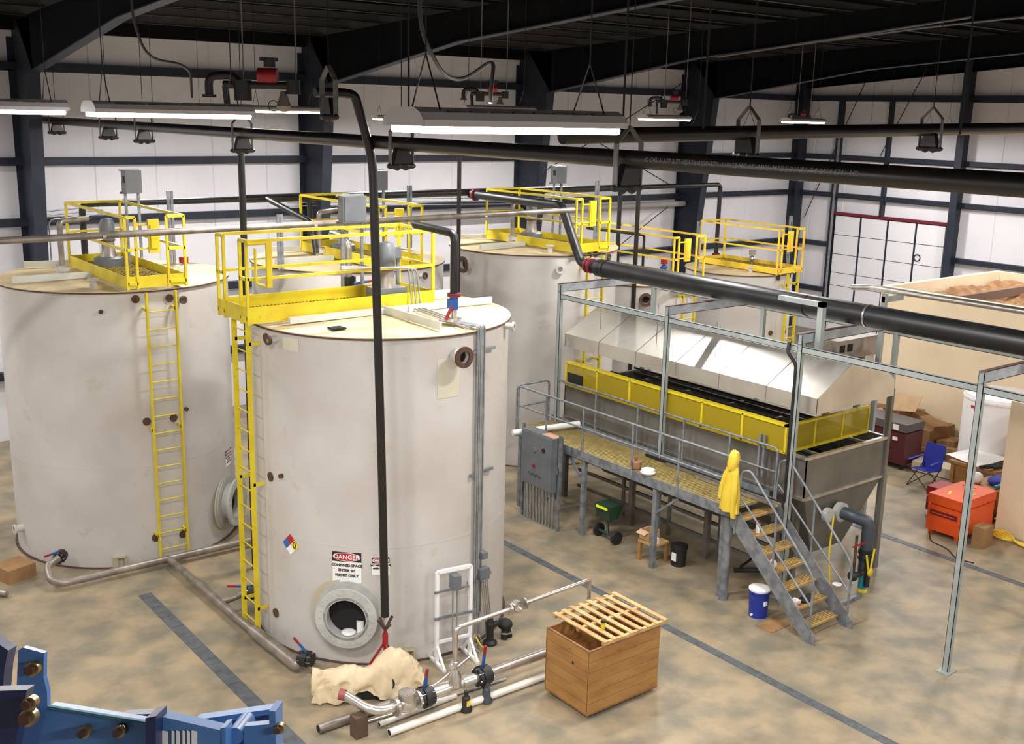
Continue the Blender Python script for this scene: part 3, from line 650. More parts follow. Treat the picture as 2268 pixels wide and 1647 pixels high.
# big vent line
VX = 15.6
pipe('vent_pipe', [(VX, 21.68, 6.05), (VX, 18.25, 6.04), (VX, 17.55, 4.86), (VX, 17.15, 4.84), (VX, 16.9, 4.84)], .10, black_pipe, 'black vent pipe stepping down from the header to the big black pipe', bend=.16,
     flanges=[((VX, 21.45, 6.05), (0, 1, 0), .15), ((VX, 17.32, 4.85), (0, 1, 0), .16), ((VX, 17.22, 4.85), (0, 1, 0), .16)])
solo('black_reducer', MB().sweep([(VX, 17.12, 4.84), (VX, 16.95, 4.84), (VX, 16.85, 4.84)], [.10, .13, .19], 24), black_pipe, 'black reducer between the small vent pipe and the big black pipe', 'pipe fitting', (VX, 17, 4.8))
t = Thing('big_black_pipe', 'very thick black pipe lying along the top of the galvanised frame', 'pipe', (VX, 10, 4.86))
t.part('pipe_run', MB().cyl((VX, 17.0, 4.84), (VX, 4.0, 4.88), .185, n=40), black_pipe)
for y in (16.75, 11.6): t.part('coupling', MB().cyl((VX, y-.02, 4.85), (VX, y+.02, 4.85), .195, n=40), black_pipe)
solo('pipe_strap', MB().ring((VX, 10.35, 4.86), (0, 1, 0), .195, .188, .03, 32), steel_bright, 'silver strap round the big black pipe', 'strap', (VX, 10.3, 4.86))
# grey process pipe across the middle
t = Thing('grey_process_pipe', 'long grey metal pipe crossing behind the front gallery', 'pipe', (0, 17.5, 5.96))
t.part('pipe_run', MB().cyl((1.0, 17.5, 5.95), (15.3, 17.5, 6.02), .055, n=16), steel_pipe)
for x in (5.5, 9.2, 12.95): t.part('coupling', MB().cyl((x-.03, 17.5, 5.96), (x+.03, 17.5, 5.96), .065, n=16), steel_bright)
def bigdrop(px, Y, py0, py1, r, l, zb=0):
    a = PY(px, py0, Y); pipe('black_drop_pipe', [(a.x, a.y, zb), (a.x, a.y, a.z)], r, black_steel, l, group='thin tall black drop pipes')
bigdrop(533, 17.0, 320, 0, .055, 'tall black drop pipe seen between the left tank and the front tank', 0)
bigdrop(1018, 19.2, 320, 0, .045, 'tall black drop pipe left of the centre background tank', 0)
bigdrop(1416, 19.2, 395, 0, .055, 'tall black drop pipe behind the left end of the big black pipe', 0)
# tall black pipe in front of the front tank
aj = V(7.50, 12.20, 0)
pipe('tall_black_pipe', [PV(655, 203, (6.45, 12.2)), PV(733, 205, (6.85, 12.2)), PV(768, 210, (7.0, 12.2)), PV(822, 350, (7.25, 12.2)), V(7.36, 12.2, 3.2), V(7.40, 12.2, 1.05)], .058, black_steel, 'tall black pipe standing in front of the white front tank, feet on a red jack', bend=.25)
t = Thing('pipe_jack_stand', 'red tripod pipe stand carrying the tall black pipe', 'pipe stand', (7.40, 12.2, 0))
t.part('shaft', MB().cyl((7.4, 12.2, .25), (7.4, 12.2, .82), .026), red_paint); t.part('collar', MB().cyl((7.4, 12.2, .62), (7.4, 12.2, .78), .042), red_paint)
t.part('vee_head', MB().beam((7.4, 12.2, .84), (7.28, 12.2, 1.02), .03, .03).beam((7.4, 12.2, .84), (7.52, 12.2, 1.02), .03, .03).beam((7.4, 12.2, .84), (7.4, 12.06, .98), .03, .03).beam((7.4, 12.2, .84), (7.4, 12.34, .98), .03, .03), rust)
for a in (.4, 2.5, 4.6): t.part('leg', MB().cyl((7.4, 12.2, .66), (7.4+.40*math.cos(a), 12.2+.40*math.sin(a), .015), .018), red_paint)

# elbow pipe with blue valve landing on the front tank
n0 = PZ(1005, 716, HA+.03)
t = Thing('tank_inlet_pipe', 'black elbow pipe ending in a blue valve on the lid of the front tank', 'pipe', tuple(n0))
zt = PV(1010, 517, n0).z; zf = PV(1010, 652, n0).z
t.part('pipe_run', MB().tube([(n0.x, n0.y, zf), (n0.x, n0.y, zt), (n0.x-.1, n0.y+.9, zt+.05), ], .06, .12), black_pipe)
t.part('flange', MB().cyl((n0.x, n0.y, zf-.03), (n0.x, n0.y, zf+.02), .10, n=20), red_dark)
t.part('valve_body', MB().cyl((n0.x, n0.y, zf-.22), (n0.x, n0.y, zf-.03), .065, n=16).box((n0.x-.09, n0.y-.05, zf-.2), (n0.x+.02, n0.y+.05, zf-.06)), blue_paint)
t.part('valve_handle', MB().beam((n0.x-.05, n0.y-.03, zf-.16), (n0.x-.16, n0.y-.02, zf-.36), .05, .03), red_paint)
t.part('nozzle', MB().cyl((n0.x, n0.y, HA), (n0.x, n0.y, zf-.2), .05).cyl((n0.x, n0.y, HA+.07), (n0.x, n0.y, HA+.11), .12, n=24), steel_bright)
# chrome bend and black valve with blue and red lever on the front gallery
q = PY(772, 640, 15.45)
t = Thing('gallery_valve', 'black valve with blue and red lever under a chrome pipe behind the front gallery', 'valve', (q.x, q.y, HA))
t.part('nozzle', MB().cyl((q.x, q.y, HA), (q.x, q.y, 5.05), .08), white_p)
t.part('valve_body', MB().cyl((q.x, q.y, 5.05), (q.x, q.y, 5.35), .09, n=20).cyl((q.x, q.y, 5.08), (q.x, q.y, 5.14), .12, n=20).cyl((q.x, q.y, 5.27), (q.x, q.y, 5.35), .12, n=20), black_iron)
t.part('lever', MB().cyl((q.x+.08, q.y, 5.22), (q.x+.34, q.y, 5.24), .025), blue_paint); t.part('lever_grip', MB().cyl((q.x+.34, q.y, 5.24), (q.x+.5, q.y, 5.25), .02), red_paint)
t.part('pipe_bend', MB().tube([(q.x, q.y, 5.35), (q.x, q.y, 5.95), (q.x-.15, q.y+.3, 6.02)], .06, .15), steel_bright)
# grey pipes on the lids of the back tanks
for (px, py, top, l, dx) in ((140, 618, 490, 'brownish metal pipe rising from the lid of the left tank and bending into its gallery', 1), (708, 575, 470, 'metal pipe bending over into the half hidden gallery', 1), (1134, 545, 450, 'metal pipe rising from the lid of the centre background tank', 1)):
    b = PZ(px, py, HA+.02); z = PV(px, top, b).z
    t = Thing('lid_pipe', l, 'pipe', tuple(b), 'bent metal pipes on the tank lids')
    t.part('pipe_run', MB().tube([b+V(0, 0, .15), V(b.x, b.y, z), V(b.x+.6, b.y+.35, z)], .05, .1), steel_pipe)
    t.part('base', MB().cyl(b, b+V(0, 0, .22), .075).cyl(b+V(0, 0, .15), b+V(0, 0, .22), .12), tank_white); t.part('flange', MB().cyl(b+V(0, 0, .22), b+V(0, 0, .25), .12), steel_bright)
# conduits
cdt = Thing('conduit_bundle', 'bundle of grey electrical conduits running down the right side of the front tank', 'conduit', (9.6, 12.6, 0))
a0, _ = PC(1046, 1050, CA, RA)
for k in range(5):
    a = a0+.012+k*.019; r = RA+.05; rr = .024 if k == 2 else .013
    p = arc_pt(CA, r, a, 0); p2 = arc_pt(CA, r-.55, a, 0)
    cdt.part('conduit', MB().tube([(p.x, p.y, .12 if k % 2 else .5), (p.x, p.y, HA+.06), (p2.x-.1, p2.y+.15, HA+.06)], rr, .05, 8), conduit)
p0 = arc_pt(CA, RA+.035, a0-.04, 0); p1 = arc_pt(CA, RA+.05, a0+.22, 0)
for z in (4.62, 2.75, 1.05): cdt.part('strut', MB().beam(V(p0.x, p0.y, z), V(p1.x, p1.y, z), .04, .04), galv)
pb = arc_pt(CA, RA+.1, a0+.08, 0)
for z, s in ((1.15, .09), (1.45, .05)): cdt.part('junction_box', MB().box((pb.x-s, pb.y-.06, z-s), (pb.x+s, pb.y+.06, z+s)), enclosure)
for k in range(4):
    a = a0+.07+k*.022; p = arc_pt(CA, RA+.10+.0*k, a, 0)
    cdt.part('flexible_conduit', MB().tube([(p.x, p.y, 1.0), (p.x+.03, p.y-.05, .5), (p.x+.1, p.y-.02, .05)], .012, .2, 8), steel_bright)
# conduits bending over the gallery
for k in range(3):
    q0 = PY(755, 596-k*3, 14.2); q1 = PY(905+k*9, 590+k*2, 14.2); q2 = PY(917+k*8, 665, 14.2); q3 = PZ(925+k*9, 690, HA+.06); q4 = PZ(1040+k*5, 728-k*3, HA+.06)
    cdt2 = Thing('gallery_conduit', ['left','middle','right'][k]+' of three silver conduits bending over the front gallery rail onto the lid', 'conduit', tuple(q3), 'conduits over the front gallery')
    cdt2.part('conduit', MB().tube([q0, q1, V(q1.x+.04, 14.2, 5.25), V(q1.x+.04, 14.15, 5.0), q4], .014, .1, 8), conduit)

# wall conduits
for k, l in enumerate(('left', 'middle', 'right')):
    a = PY(88+k*14, 600, 26.9); b = PY(88+k*14, 470+k*8, 26.9)
    solo('wall_conduit', MB().tube([(a.x, 26.9, 2.0), (a.x, 26.9, b.z), (a.x+1.4, 26.9, b.z+.1)], .018, .15, 8), conduit, l+' of three thin conduits bending on the back wall behind the left tank', 'conduit', (a.x, 26.9, 2.0))
for k in range(3):
    solo('wall_conduit', MB().cyl((13.2, 26.6, 5.45+.09*k), (21.4, 26.6, 5.25+.09*k), .016, n=8), conduit, ['lowest', 'middle', 'highest'][k]+' of three thin level conduits on the back wall behind the middle tanks', 'conduit', (13.2, 26.6, 5.4))
for (px, Y, z0, z1, l) in ((1845, 26.6, 0, 9, 'grey vertical conduit near the corner beside the sectional door'), (137, 26.9, 3, 6.5, 'thin dark conduit on the back wall at the left')):
    pass
# ------------------------------------------------------------------ overhead pipes on roller hangers
ob = Thing('overhead_black_pipe', 'long black steel pipe with grey stencil lettering, hanging and running away from the camera', 'pipe', (7.3, 10, 7.5))
ob.part('pipe_run', MB().cyl((7.3, 27.2, 7.58), (7.3, .8, 7.60), .084, n=32), black_steel)
solo('overhead_black_pipe', MB().cyl((7.5, 8.8, 7.77), (35.0, 8.8, 8.26), .084, n=32), black_steel, 'long black steel pipe hanging crosswise over the hood', 'pipe', (10, 8.8, 7.7))
lt = MB(); text(lt, 'C C45 A A77 2.77 HEAT# 0258637A A106E2 MC-60L MN6. MADE IN USA 7-9-2014 6741 440', .058, lambda x, y: V(7.3-.0855*math.cos(y/.0855+.1), 6.15-x, 7.595+.0855*math.sin(y/.0855+.1)), .001)
ob.part('stencil_lettering', lt, pale_ink)
def hanger(x, y, z, axis, label, yoke=True, deep=.0):
    t = Thing('roller_hanger', label, 'pipe hanger', (x, y, z-.2), 'roller pipe hangers'); e = V(1, 0, 0) if axis == 'y' else V(0, 1, 0); f = V(0, 1, 0) if axis == 'y' else V(1, 0, 0)
    c = V(x, y, z); w = .16; zb = -.27-deep
    y_ = MB()
    for s in (-1, 1): y_.beam(c+e*s*w+V(0, 0, zb), c+e*s*w+V(0, 0, .14), .012, .06, up=f).beam(c+e*s*w+V(0, 0, .14), c+V(0, 0, .30), .012, .06, up=f)
    t.part('yoke', y_, hanger_grey)
    t.part('roller', MB().sweep([c+e*s+V(0, 0, zb+.0) for s in (-.20, -.17, -.12, -.06, 0, .06, .12, .17, .20)], [.02, .035, .035, .06, .03, .06, .035, .035, .02], 14), black_iron)
    t.part('saddle', MB().prism([c+e*a+f*-.05+V(0, 0, b) for a, b in ((-.13, zb+.03), (.13, zb+.03), (.08, -.06), (-.08, -.06))], f*.1), black_steel)
    t.part('rod', MB().cyl(c+V(0, 0, .30), (x, y, roofz(y)), .006, n=6), hanger_dark)
HL = ['furthest roller hanger on the black pipe at the far left', 'second roller hanger from the far left end of the black pipe', 'third roller hanger from the far left end of the black pipe', 'roller hanger below the light fixture over the left tank',
      'roller hanger under the left end of the nearest light fixture', 'large roller hanger under the right end of the nearest light fixture']
for (y, l) in zip((26.0, 22.5, 20.5, 16.2, 11.6, 7.6), HL): hanger(7.3, y, 7.595, 'y', l)
hanger(10.4, 8.8, 7.83, 'x', 'roller hanger on the crosswise black pipe right of centre'); hanger(14.3, 8.8, 7.90, 'x', 'roller hanger on the crosswise black pipe at the far right')
for (px, l) in ((905, 'left of the nearest fixture'), (1392, 'above the large hanger'), (1575, 'right of centre with a round knuckle'), (2160, 'at the far right')):
    p = PD(px, 0, 9.0); solo('support_rod', MB().cyl((p.x, p.y, 7.9), (p.x, p.y, roofz(p.y)), .009, n=8), hanger_dark, 'thin hanging steel rod '+l, 'rod', (p.x, p.y, 7.9))
solo('flange_edge_line', MB().cyl(PD(1590, 125, 10), PD(2150, 38, 10.5), .012, n=8), hanger_grey, 'thin grey rod tracing the bright lower edge of a rafter flange on the right', 'cable', PD(1590, 125, 10))  # rod drawn in place of the bright lower edge of a rafter flange

# gas trains
def valve_train(c, s, label, red=True):
    c = V(c); e = V(.79, -.61, 0); t = Thing('valve_train', label, 'valve assembly', tuple(c), 'valve trains hanging under the roof')
    g = lambda a, b: c+e*a*s+V(0, 0, b*s)
    t.part('elbow', MB().tube([g(-1.0, -.05), g(-1.0, .25), g(-.6, .28), g(-.45, .12)], .07*s, .18*s).cyl(g(-1.0, -.05), g(-1.0, -.10), .12*s), black_iron)
    t.part('manifold', MB().cyl(g(-.75, .12), g(.55, .12), .065*s).cyl(g(-.42, -.14), g(-.42, .2), .15*s, n=20).cyl(g(.45, -.02), g(.45, .22), .12*s), black_iron)
    t.part('regulator', MB().cyl(g(-.15, .28), g(.18, .28), .13*s, n=20), red_paint)
    t.part('regulator_cap', MB().cyl(g(.05, .42), g(.05, .56), .10*s, n=20).box(g(-.1, .52)-V(.03, .03, 0), g(.18, .58)+V(.03, .03, 0)), black_iron)
    t.part('strainer', MB().lathe(g(.28, -.32), [(.01, 0), (.10*s, .02*s), (.13*s, .1*s), (.09*s, .2*s), (.05*s, .35*s)], 20), steel_pipe)
    t.part('drop_leg', MB().tube([g(-.72, .1), g(-.68, -.4)], .055*s), black_iron)
    hw = MB(); p = g(.10, -.22); hw.sweep([p+V(math.cos(a)*.09*s*.79, -math.cos(a)*.09*s*.61, math.sin(a)*.09*s) for a in [2*PI*k/16 for k in range(17)]], .008*s, 6, False); t.part('chain_wheel', hw, black_iron)
    t.part('rod', MB().cyl(g(-.4, .2), V(g(-.4, 0).x, g(-.4, 0).y, roofz(c.y)), .008, n=6).cyl(g(.5, .2), V(g(.5, 0).x, g(.5, 0).y, roofz(c.y)), .008, n=6), hanger_grey)
valve_train(PD(592, 205, 12.0), .64, 'black valve assembly with dark red regulator left of centre under the roof')
valve_train(PD(1090, 216, 19.0), .50, 'black valve assembly with bright red regulator behind the nearest light')
valve_train(PD(1492, 232, 23.0), .50, 'black valve assembly with red regulator against the column right of centre')
valve_train(PD(1778, 262, 27.0), .35, 'small red and black valve assembly near the corner column')
hanger(PD(728, 200, 12.5).x, PD(728, 200, 12.5).y, PD(728, 205, 12.5).z, 'x', 'roller hanger on the end of the tall black pipe near the roof')

# ------------------------------------------------------------------ quench tank, hood, guard
X0, X1, Y0, Y1 = 14.6, 16.86, 10.6, 16.8
t = Thing('process_vat', 'long dull steel open vat under the stainless hood', 'vat', (15.7, 13.7, 0))
t.part('side_panel', MB().box((X0, Y0, 1.78), (X0+.02, Y1, 2.5)), tank_steel); t.part('side_panel', MB().box((X1-.02, Y0, 1.78), (X1, Y1, 2.5)), tank_steel)
t.part('end_panel', MB().box((X0, Y0, 1.78), (X1, Y0+.02, 2.5)), tank_steel); t.part('end_panel', MB().box((X0, Y1-.02, 1.78), (X1, Y1, 2.5)), tank_steel)
hp = MB(); q = [(X0, Y0), (X1, Y0), (X1, Y1), (X0, Y1)]; q2 = [(15.35, 10.9), (16.25, 10.9), (16.25, 16.3), (15.35, 16.3)]
q1 = [(X0+.02, Y0), (X1-.02, Y0), (X1-.02, Y1), (X0+.02, Y1)]
hp.add([(x, y, 1.78) for x, y in q1]+[(x, y, .55) for x, y in q2], [(0, 1, 5, 4), (1, 2, 6, 5), (2, 3, 7, 6), (3, 0, 4, 7), (4, 5, 6, 7)])
t.part('hopper', hp, tank_steel)
rm = MB()
for z, w in ((2.5, .07), (1.78, .06)):
    for a, b in (((X0, Y0), (X1, Y0)), ((X1, Y0), (X1, Y1)), ((X0, Y1), (X1, Y1)), ((X0, Y0), (X0, Y1))): rm.beam((a[0], a[1], z), (b[0], b[1], z), w, .05)
t.part('rim', rm, steel_bright)
t.part('vat_shade_sheet', MB().box((X0+.03, Y0+.03, 1.85), (X1-.03, Y1-.03, 1.9)), dark_in)  # black sheet standing for the shade inside the vat
for k, y in enumerate((11.5, 12.6, 13.8, 15.0, 16.2)): t.part('cross_bar', MB().box((X0+.03, y, 2.42), (X1-.03, y+.05, 2.47)), steel_bright if k < 2 else tank_steel)
for x in (15.05, 16.35): t.part('lid_bar', MB().box((x, Y0+.02, 2.44), (x+.05, 11.5, 2.48)), steel_bright)
for x in (15.0, 15.7, 16.4): t.part('immersion_rack', MB().box((x, 11.2, 2.5), (x+.04, 16.6, 2.56)).box((x, 11.2, 2.62), (x+.03, 16.6, 2.66)), black_iron)
for (x, y) in ((X1+.03, Y0), (X0+.05, Y1-.05), (X1, Y1), (X0+.05, 12.7), (X0+.05, 14.7), (X1, 13.7), (X0+.25, 10.9)): t.part('leg', MB().box((x-.05, y-.05, 0), (x+.05, y+.05, 1.8)), tank_steel)
for y in (12.0, 13.2, 14.4, 15.6): t.part('rib', MB().prism([(X0+.02, y, 1.78), (X0-.04, y, 1.78), (15.30, y, .55), (15.38, y, .55)], (0, .05, 0)), tank_steel)
ug = MB()
for z in (.25, .6, .95): ug.beam((14.9, 11.2, z), (14.9, 16.6, z), .05, .06)
for y in (11.3, 12.6, 13.9, 15.2, 16.4): ug.box((14.87, y-.03, 0), (14.93, y+.03, 1.3))
t.part('under_frame', ug, tank_steel)
# hood
HX = [(14.58, 3.29), (14.58, 3.56), (15.44, 4.03), (16.3, 3.93), (16.74, 3.6), (16.76, 3.31)]
t = Thing('extraction_hood', 'long shiny stainless hood with sloped top over the vat', 'hood', (15.6, 13.7, 3.3))
hy0, hy1 = 10.48, 16.82
mb = MB(); n = len(HX)
mb.add([(x, hy0, z) for x, z in HX]+[(x, hy1, z) for x, z in HX], [(i, i+1, n+i+1, n+i) for i in range(n-1)]); t.part('hood_shell', mb, hood_steel)
t.part('end_panel', MB().prism([(x, hy0, z) for x, z in HX], (0, .012, 0)), hood_steel); t.part('end_panel', MB().prism([(x, hy1-.012, z) for x, z in HX], (0, .012, 0)), hood_steel)
for k in range(1, 6):
    y = hy0+k*1.06; sm = MB()
    for (xa, za), (xb, zb) in zip(HX[:3], HX[1:4]): sm.beam((xa, y, za+.002), (xb, y, zb+.002), .012, .006)
    t.part('sheet_seam', sm, tank_steel)
for (x, y) in ((X1+.02, Y0+.0), (X1, Y1)): t.part('support_post', MB().box((x-.04, y-.04, 1.8), (x+.04, y+.04, 3.4)), tank_steel)
# guard
t = Thing('mesh_guard', 'yellow framed mesh guard running round the top of the vat', 'guard', (14.5, 13.7, 2.55))
gx0, gx1, gy0, gy1, gz0, gz1 = 14.48, 16.8, 10.97, 16.62, 2.53, 3.0
t.part('mesh_panel', MB().box((gx0, gy0, gz0), (gx0+.008, gy1, gz1)), mesh_m); t.part('mesh_panel', MB().box((gx0, gy0, gz0), (gx1, gy0+.008, gz1)), mesh_m)
t.part('top_rail', MB().box((gx0-.02, gy0-.02, gz1-.02), (gx0+.10, gy1, gz1+.02)).box((gx0-.02, gy0-.02, gz1-.02), (gx1, gy0+.04, gz1+.02)), yellow)
t.part('bottom_rail', MB().box((gx0-.02, gy0, gz0-.02), (gx0+.03, gy1, gz0+.02)).box((gx0, gy0-.02, gz0-.02), (gx1, gy0+.02, gz0+.02)), yellow)
k = gy0
for i in range(7): y = gy0+(gy1-gy0)*i/6; t.part('upright', MB().box((gx0-.02, y-.02, gz0), (gx0+.02, y+.02, gz1)), yellow)
for i in range(4): x = gx0+(gx1-gx0)*i/3; t.part('upright', MB().box((x-.015, gy0-.015, gz0), (x+.015, gy0+.015, gz1)), yellow)
t.part('name_plate', MB().box((gx0-.03, 16.1, 2.60), (gx0-.012, 16.55, 2.80)), ink, 'black plate at the left end')
# ------------------------------------------------------------------ galvanised frame over the vat
FXa, FXb, FZ = 14.40, 17.1, 4.62
YP = [16.8, 13.75, 10.76, 7.65, 4.6]
FP = ['furthest from the camera', 'second from the far end', 'beside the top of the stairs', 'standing alone right of the stairs', 'outside the photo']
for k, y in enumerate(YP):
    t = Thing('frame_post', 'tall pale galvanised channel post, '+FP[k], 'post', (FXa, y, 0), 'front posts of the galvanised frame')
    t.part('channel', MB().box((FXa-.04, y-.045, .012), (FXa-.03, y+.045, FZ-.02)).box((FXa-.04, y-.045, .012), (FXa+.04, y-.037, FZ-.02)).box((FXa-.04, y+.037, .012), (FXa+.04, y+.045, FZ-.02)), galv_pale)
    t.part('base_plate', MB().box((FXa-.12, y-.1, 0), (FXa+.12, y+.1, .012)), galv_pale)
    solo('frame_post', MB().box((FXb-.04, y-.045, 0), (FXb+.04, y+.045, FZ-.1)), galv_pale, 'pale galvanised post on the far side of the vat, '+FP[k], 'post', (FXb, y, 0), 'rear posts of the galvanised frame')
    t = Thing('cross_beam', 'galvanised channel beam across the frame under the big black pipe, '+FP[k], 'beam', (FXa, y, FZ), 'cross beams of the galvanised frame')
    t.part('channel', MB().box((FXa-.06, y-.035, FZ-.17), (FXb+.05, y-.025, FZ)).box((FXa-.06, y-.035, FZ-.01), (FXb+.05, y+.035, FZ)).box((FXa-.06, y-.035, FZ-.17), (FXb+.05, y+.035, FZ-.16)), galv_beam)
    t.part('brown_edge', MB().box((FXa-.068, y-.035, FZ-.005), (FXb+.05, y+.035, FZ+.006)), galv_end)
for (x, zz, l) in ((FXa+.0, 4.36, 'long pale channel rail along the near side of the galvanised frame'), (FXb, 4.36, 'long pale channel rail along the far side of the galvanised frame')):
    solo('frame_rail', MB().box((x-.03, 4.0, zz-.05), (x-.02, 16.8, zz+.05)).box((x-.03, 4.0, zz+.04), (x+.05, 16.8, zz+.05)).box((x-.03, 4.0, zz-.05), (x+.05, 16.8, zz-.04)), galv_pale, l, 'beam', (x, 10, zz))
t = Thing('frame_post', 'short pale channel upright with top arm beside the big black pipe', 'post', (14.72, 10.72, 4.4))
t.part('channel', MB().box((14.66, 10.60, 4.30), (14.76, 10.70, 5.12)), galv_pale); t.part('arm', MB().box((14.66, 10.60, 5.04), (14.76, 11.5, 5.12)), galv_pale)
pipe('thin_black_pipe', [(14.34, 10.95, 4.45), (14.30, 10.95, 4.30), (14.36, 10.80, 4.1), (14.36, 10.80, 1.75)], .03, black_pipe, 'thin black pipe strapped to the frame post at the top of the stairs')
solo('hanger_rods', MB().cyl((14.9, 16.1, 3.7), (14.9, 16.1, 4.5), .006).cyl((14.9, 14.5, 3.7), (14.9, 14.5, 4.5), .006).cyl((14.9, 13.0, 3.7), (14.9, 13.0, 4.4), .006), hanger_grey, 'thin hanging rods holding the stainless hood', 'rod', (14.9, 14, 3.7))
# second silver pipe on its own posts
p0 = PZ(1905, 633, 4.75); 
t = Thing('silver_vent_pipe', 'shiny silver pipe with an open bent end in front of the beige room', 'pipe', (p0.x, p0.y, 4.75))
t.part('pipe_run', MB().tube([(18.85, 12.98, 4.72), (18.95, 12.6, 4.76), (18.99, 4.0, 4.76)], .06, .1, 20), steel_bright)
t.part('open_end', MB().cyl((18.849, 12.985, 4.72), (18.86, 12.95, 4.722), .052, n=20), dark_in)
for y in (12.3, 5.5):
    solo('pipe_post', MB().box((18.95, y-.05, 0), (19.03, y+.05, 4.68)).box((18.95, y-.035, 4.5), (19.6, y+.035, 4.62)), galv_pale, 'galvanised post holding the silver pipe, '+('before the beige room corner' if y > 10 else 'outside the photo'), 'post', (19, y, 0))

# ------------------------------------------------------------------ walkway and stairs
PXa, PXb, PYa, PYb, PZt = 13.45, 14.40, 11.15, 16.95, 1.70
t = Thing('walkway', 'raised galvanised walkway with ochre deck beside the vat', 'walkway', (13.9, 14, 0))
g = MB().box((PXa+.03, PYa, PZt-.04), (PXb, PYb, PZt-.005)); y = PYa
while y < PYb: g.box((PXa+.03, y, PZt-.005), (PXb, y+.012, PZt+.004)); y += .06
t.part('deck', g, deck_ochre)
t.part('side_channel', MB().box((PXa, PYa, PZt-.19), (PXa+.02, PYb, PZt+.0)).box((PXa, PYa, PZt-.19), (PXa+.07, PYb, PZt-.18)), galv)
t.part('side_channel', MB().box((PXb-.02, PYa, PZt-.1), (PXb, PYb, PZt+.12)), galv)
for (y, r) in ((16.83, .05), (14.86, .05), (12.93, .05)): t.part('leg', MB().box((PXa+.0, y-.045, 0), (PXa+.08, y+.045, PZt-.18)), galv)
for y in (14.86, 12.93): t.part('knee_brace', MB().beam((PXa+.04, y, PZt-.65), (PXa+.04, y+(.45 if y > 14 else -.55), PZt-.2), .04, .04), galv)
t.part('leg', MB().cyl((PXa+.08, 11.28, 0), (PXa+.08, 11.28, PZt-.15), .075, n=20), galv, 'round pipe leg'); t.part('leg', MB().box((PXa+.1, 11.36, .0), (PXa+.22, 11.46, PZt-.1)), galv)
def railing(label, x, ys, y0, y1, z0, zt, endbar=None):
    t = Thing('handrail', label, 'handrail', (x, y0, z0), 'walkway handrails')
    t.part('rail', MB().tube([(x, y0, z0), (x, y0, zt), (x, y1, zt), (x, y1, z0)], .021, .1, 10), galv); t.part('rail', MB().cyl((x, y0, (z0+zt)/2+.03), (x, y1, (z0+zt)/2+.03), .018, n=10), galv)
    for y in ys: t.part('post', MB().cyl((x, y, z0-.12), (x, y, zt), .021, n=10), galv)
    return t
railing('galvanised handrail along the outer edge of the walkway', PXa, [16.0, 14.9, 13.55, 12.4], 11.2, 16.9, PZt, 2.57)
railing('galvanised handrail on the vat side of the walkway', PXb, [15.6, 14.4, 13.2, 12.1], 11.05, 16.8, PZt, 2.60)
solo('end_handrail', MB().tube([(PXa, 16.95, PZt-.2), (PXa, 16.95, 2.57), (PXb-.1, 16.95, 2.57), (PXb-.1, 16.95, PZt-.2)], .021, .1, 10).cyl((PXa, 16.95, 2.12), (PXb-.1, 16.95, 2.12), .018, n=10), galv, 'short galvanised handrail across the far end of the walkway', 'handrail', (PXa, 16.95, 1.7))
solo('strut_pair', MB().box((14.42, 11.35, 2.0), (14.46, 11.39, 2.75)).box((14.42, 11.45, 2.0), (14.46, 11.49, 2.75)), galv, 'pair of short strut rails behind the inner handrail', 'strut', (14.4, 11.4, 2))
# stairs
t = Thing('stair', 'steep galvanised stairs with tan treads at the near end of the walkway', 'stairs', (13.9, 9.5, 0))
sy0, sz0, sy1, sz1 = 9.40, 0.0, 11.08, 1.66
def sp(f): return sy0+(sy1-sy0)*f, sz0+(sz1-sz0)*f
for x in (13.42, 14.40):
    t.part('stringer', MB().prism([(x, 9.32, 0), (x, 9.52, 0), (x, 11.15, 1.44), (x, 11.15, 1.72), (x, 11.0, 1.72), (x, 9.32, .16)], (.012 if x < 14 else -.012, 0, 0)), galv)
for k in range(7):
    yy, zz = sp((k+.7)/7.2); g = MB()
    for j in range(6): g.box((13.45, yy+.02+j*.038, zz-.025), (14.37, yy+.042+j*.038, zz))
    g.box((13.45, yy+.0, zz-.035), (14.37, yy+.02, zz+.002)); t.part('tread', g, tread_mat)
for x in (13.42, 14.40):
    t.part('stair_rail', MB().tube([(x, 11.05, 1.3), (x, 10.98, 2.40), (x, 10.80, 2.46), (x, 9.52, 1.20), (x, 9.42, 1.05), (x, 9.42, .0)], .02, .12, 10), galv)
    t.part('stair_mid_rail', MB().cyl((x, 10.98, 1.98), (x, 9.44, .62), .017, n=10), galv); t.part('baluster', MB().cyl((x, 10.22, .7), (x, 10.22, 1.88), .018, n=10), galv)
# things on and below the walkway
t = Thing('rain_coat', 'yellow hooded rain coat hanging from the walkway handrail', 'coat', (13.38, 11.1, 2.7))
def coat(name, rows, m):
    mb = MB(); vs = []; n = 20
    for (z, y, wy, wx, x) in rows:
        for k in range(n):
            a = 2*PI*k/n; f = 1+.07*math.sin(5*a+z*7)+.04*math.sin(9*a+z*3)
            vs.append((x+wx*math.cos(a)*f, y+wy*math.sin(a)*f, z+.012*math.sin(6*a)))
    m_ = len(rows); fs = [(i*n+k, i*n+(k+1) % n, (i+1)*n+(k+1) % n, (i+1)*n+k) for i in range(m_-1) for k in range(n)]
    mb.add(vs, fs, True); mb.add(vs[:n], [tuple(range(n))]); mb.add(vs[-n:], [tuple(range(n))[::-1]])
    t.part(name, mb, m)
cx = 13.36; cy = 11.12
coat('coat_body', [(1.68, cy+.02, .20, .08, cx), (1.8, cy+.02, .19, .085, cx), (2.0, cy+.01, .165, .085, cx), (2.25, cy, .14, .08, cx), (2.42, cy, .12, .07, cx), (2.50, cy-.02, .06, .05, cx)], coat_mat)
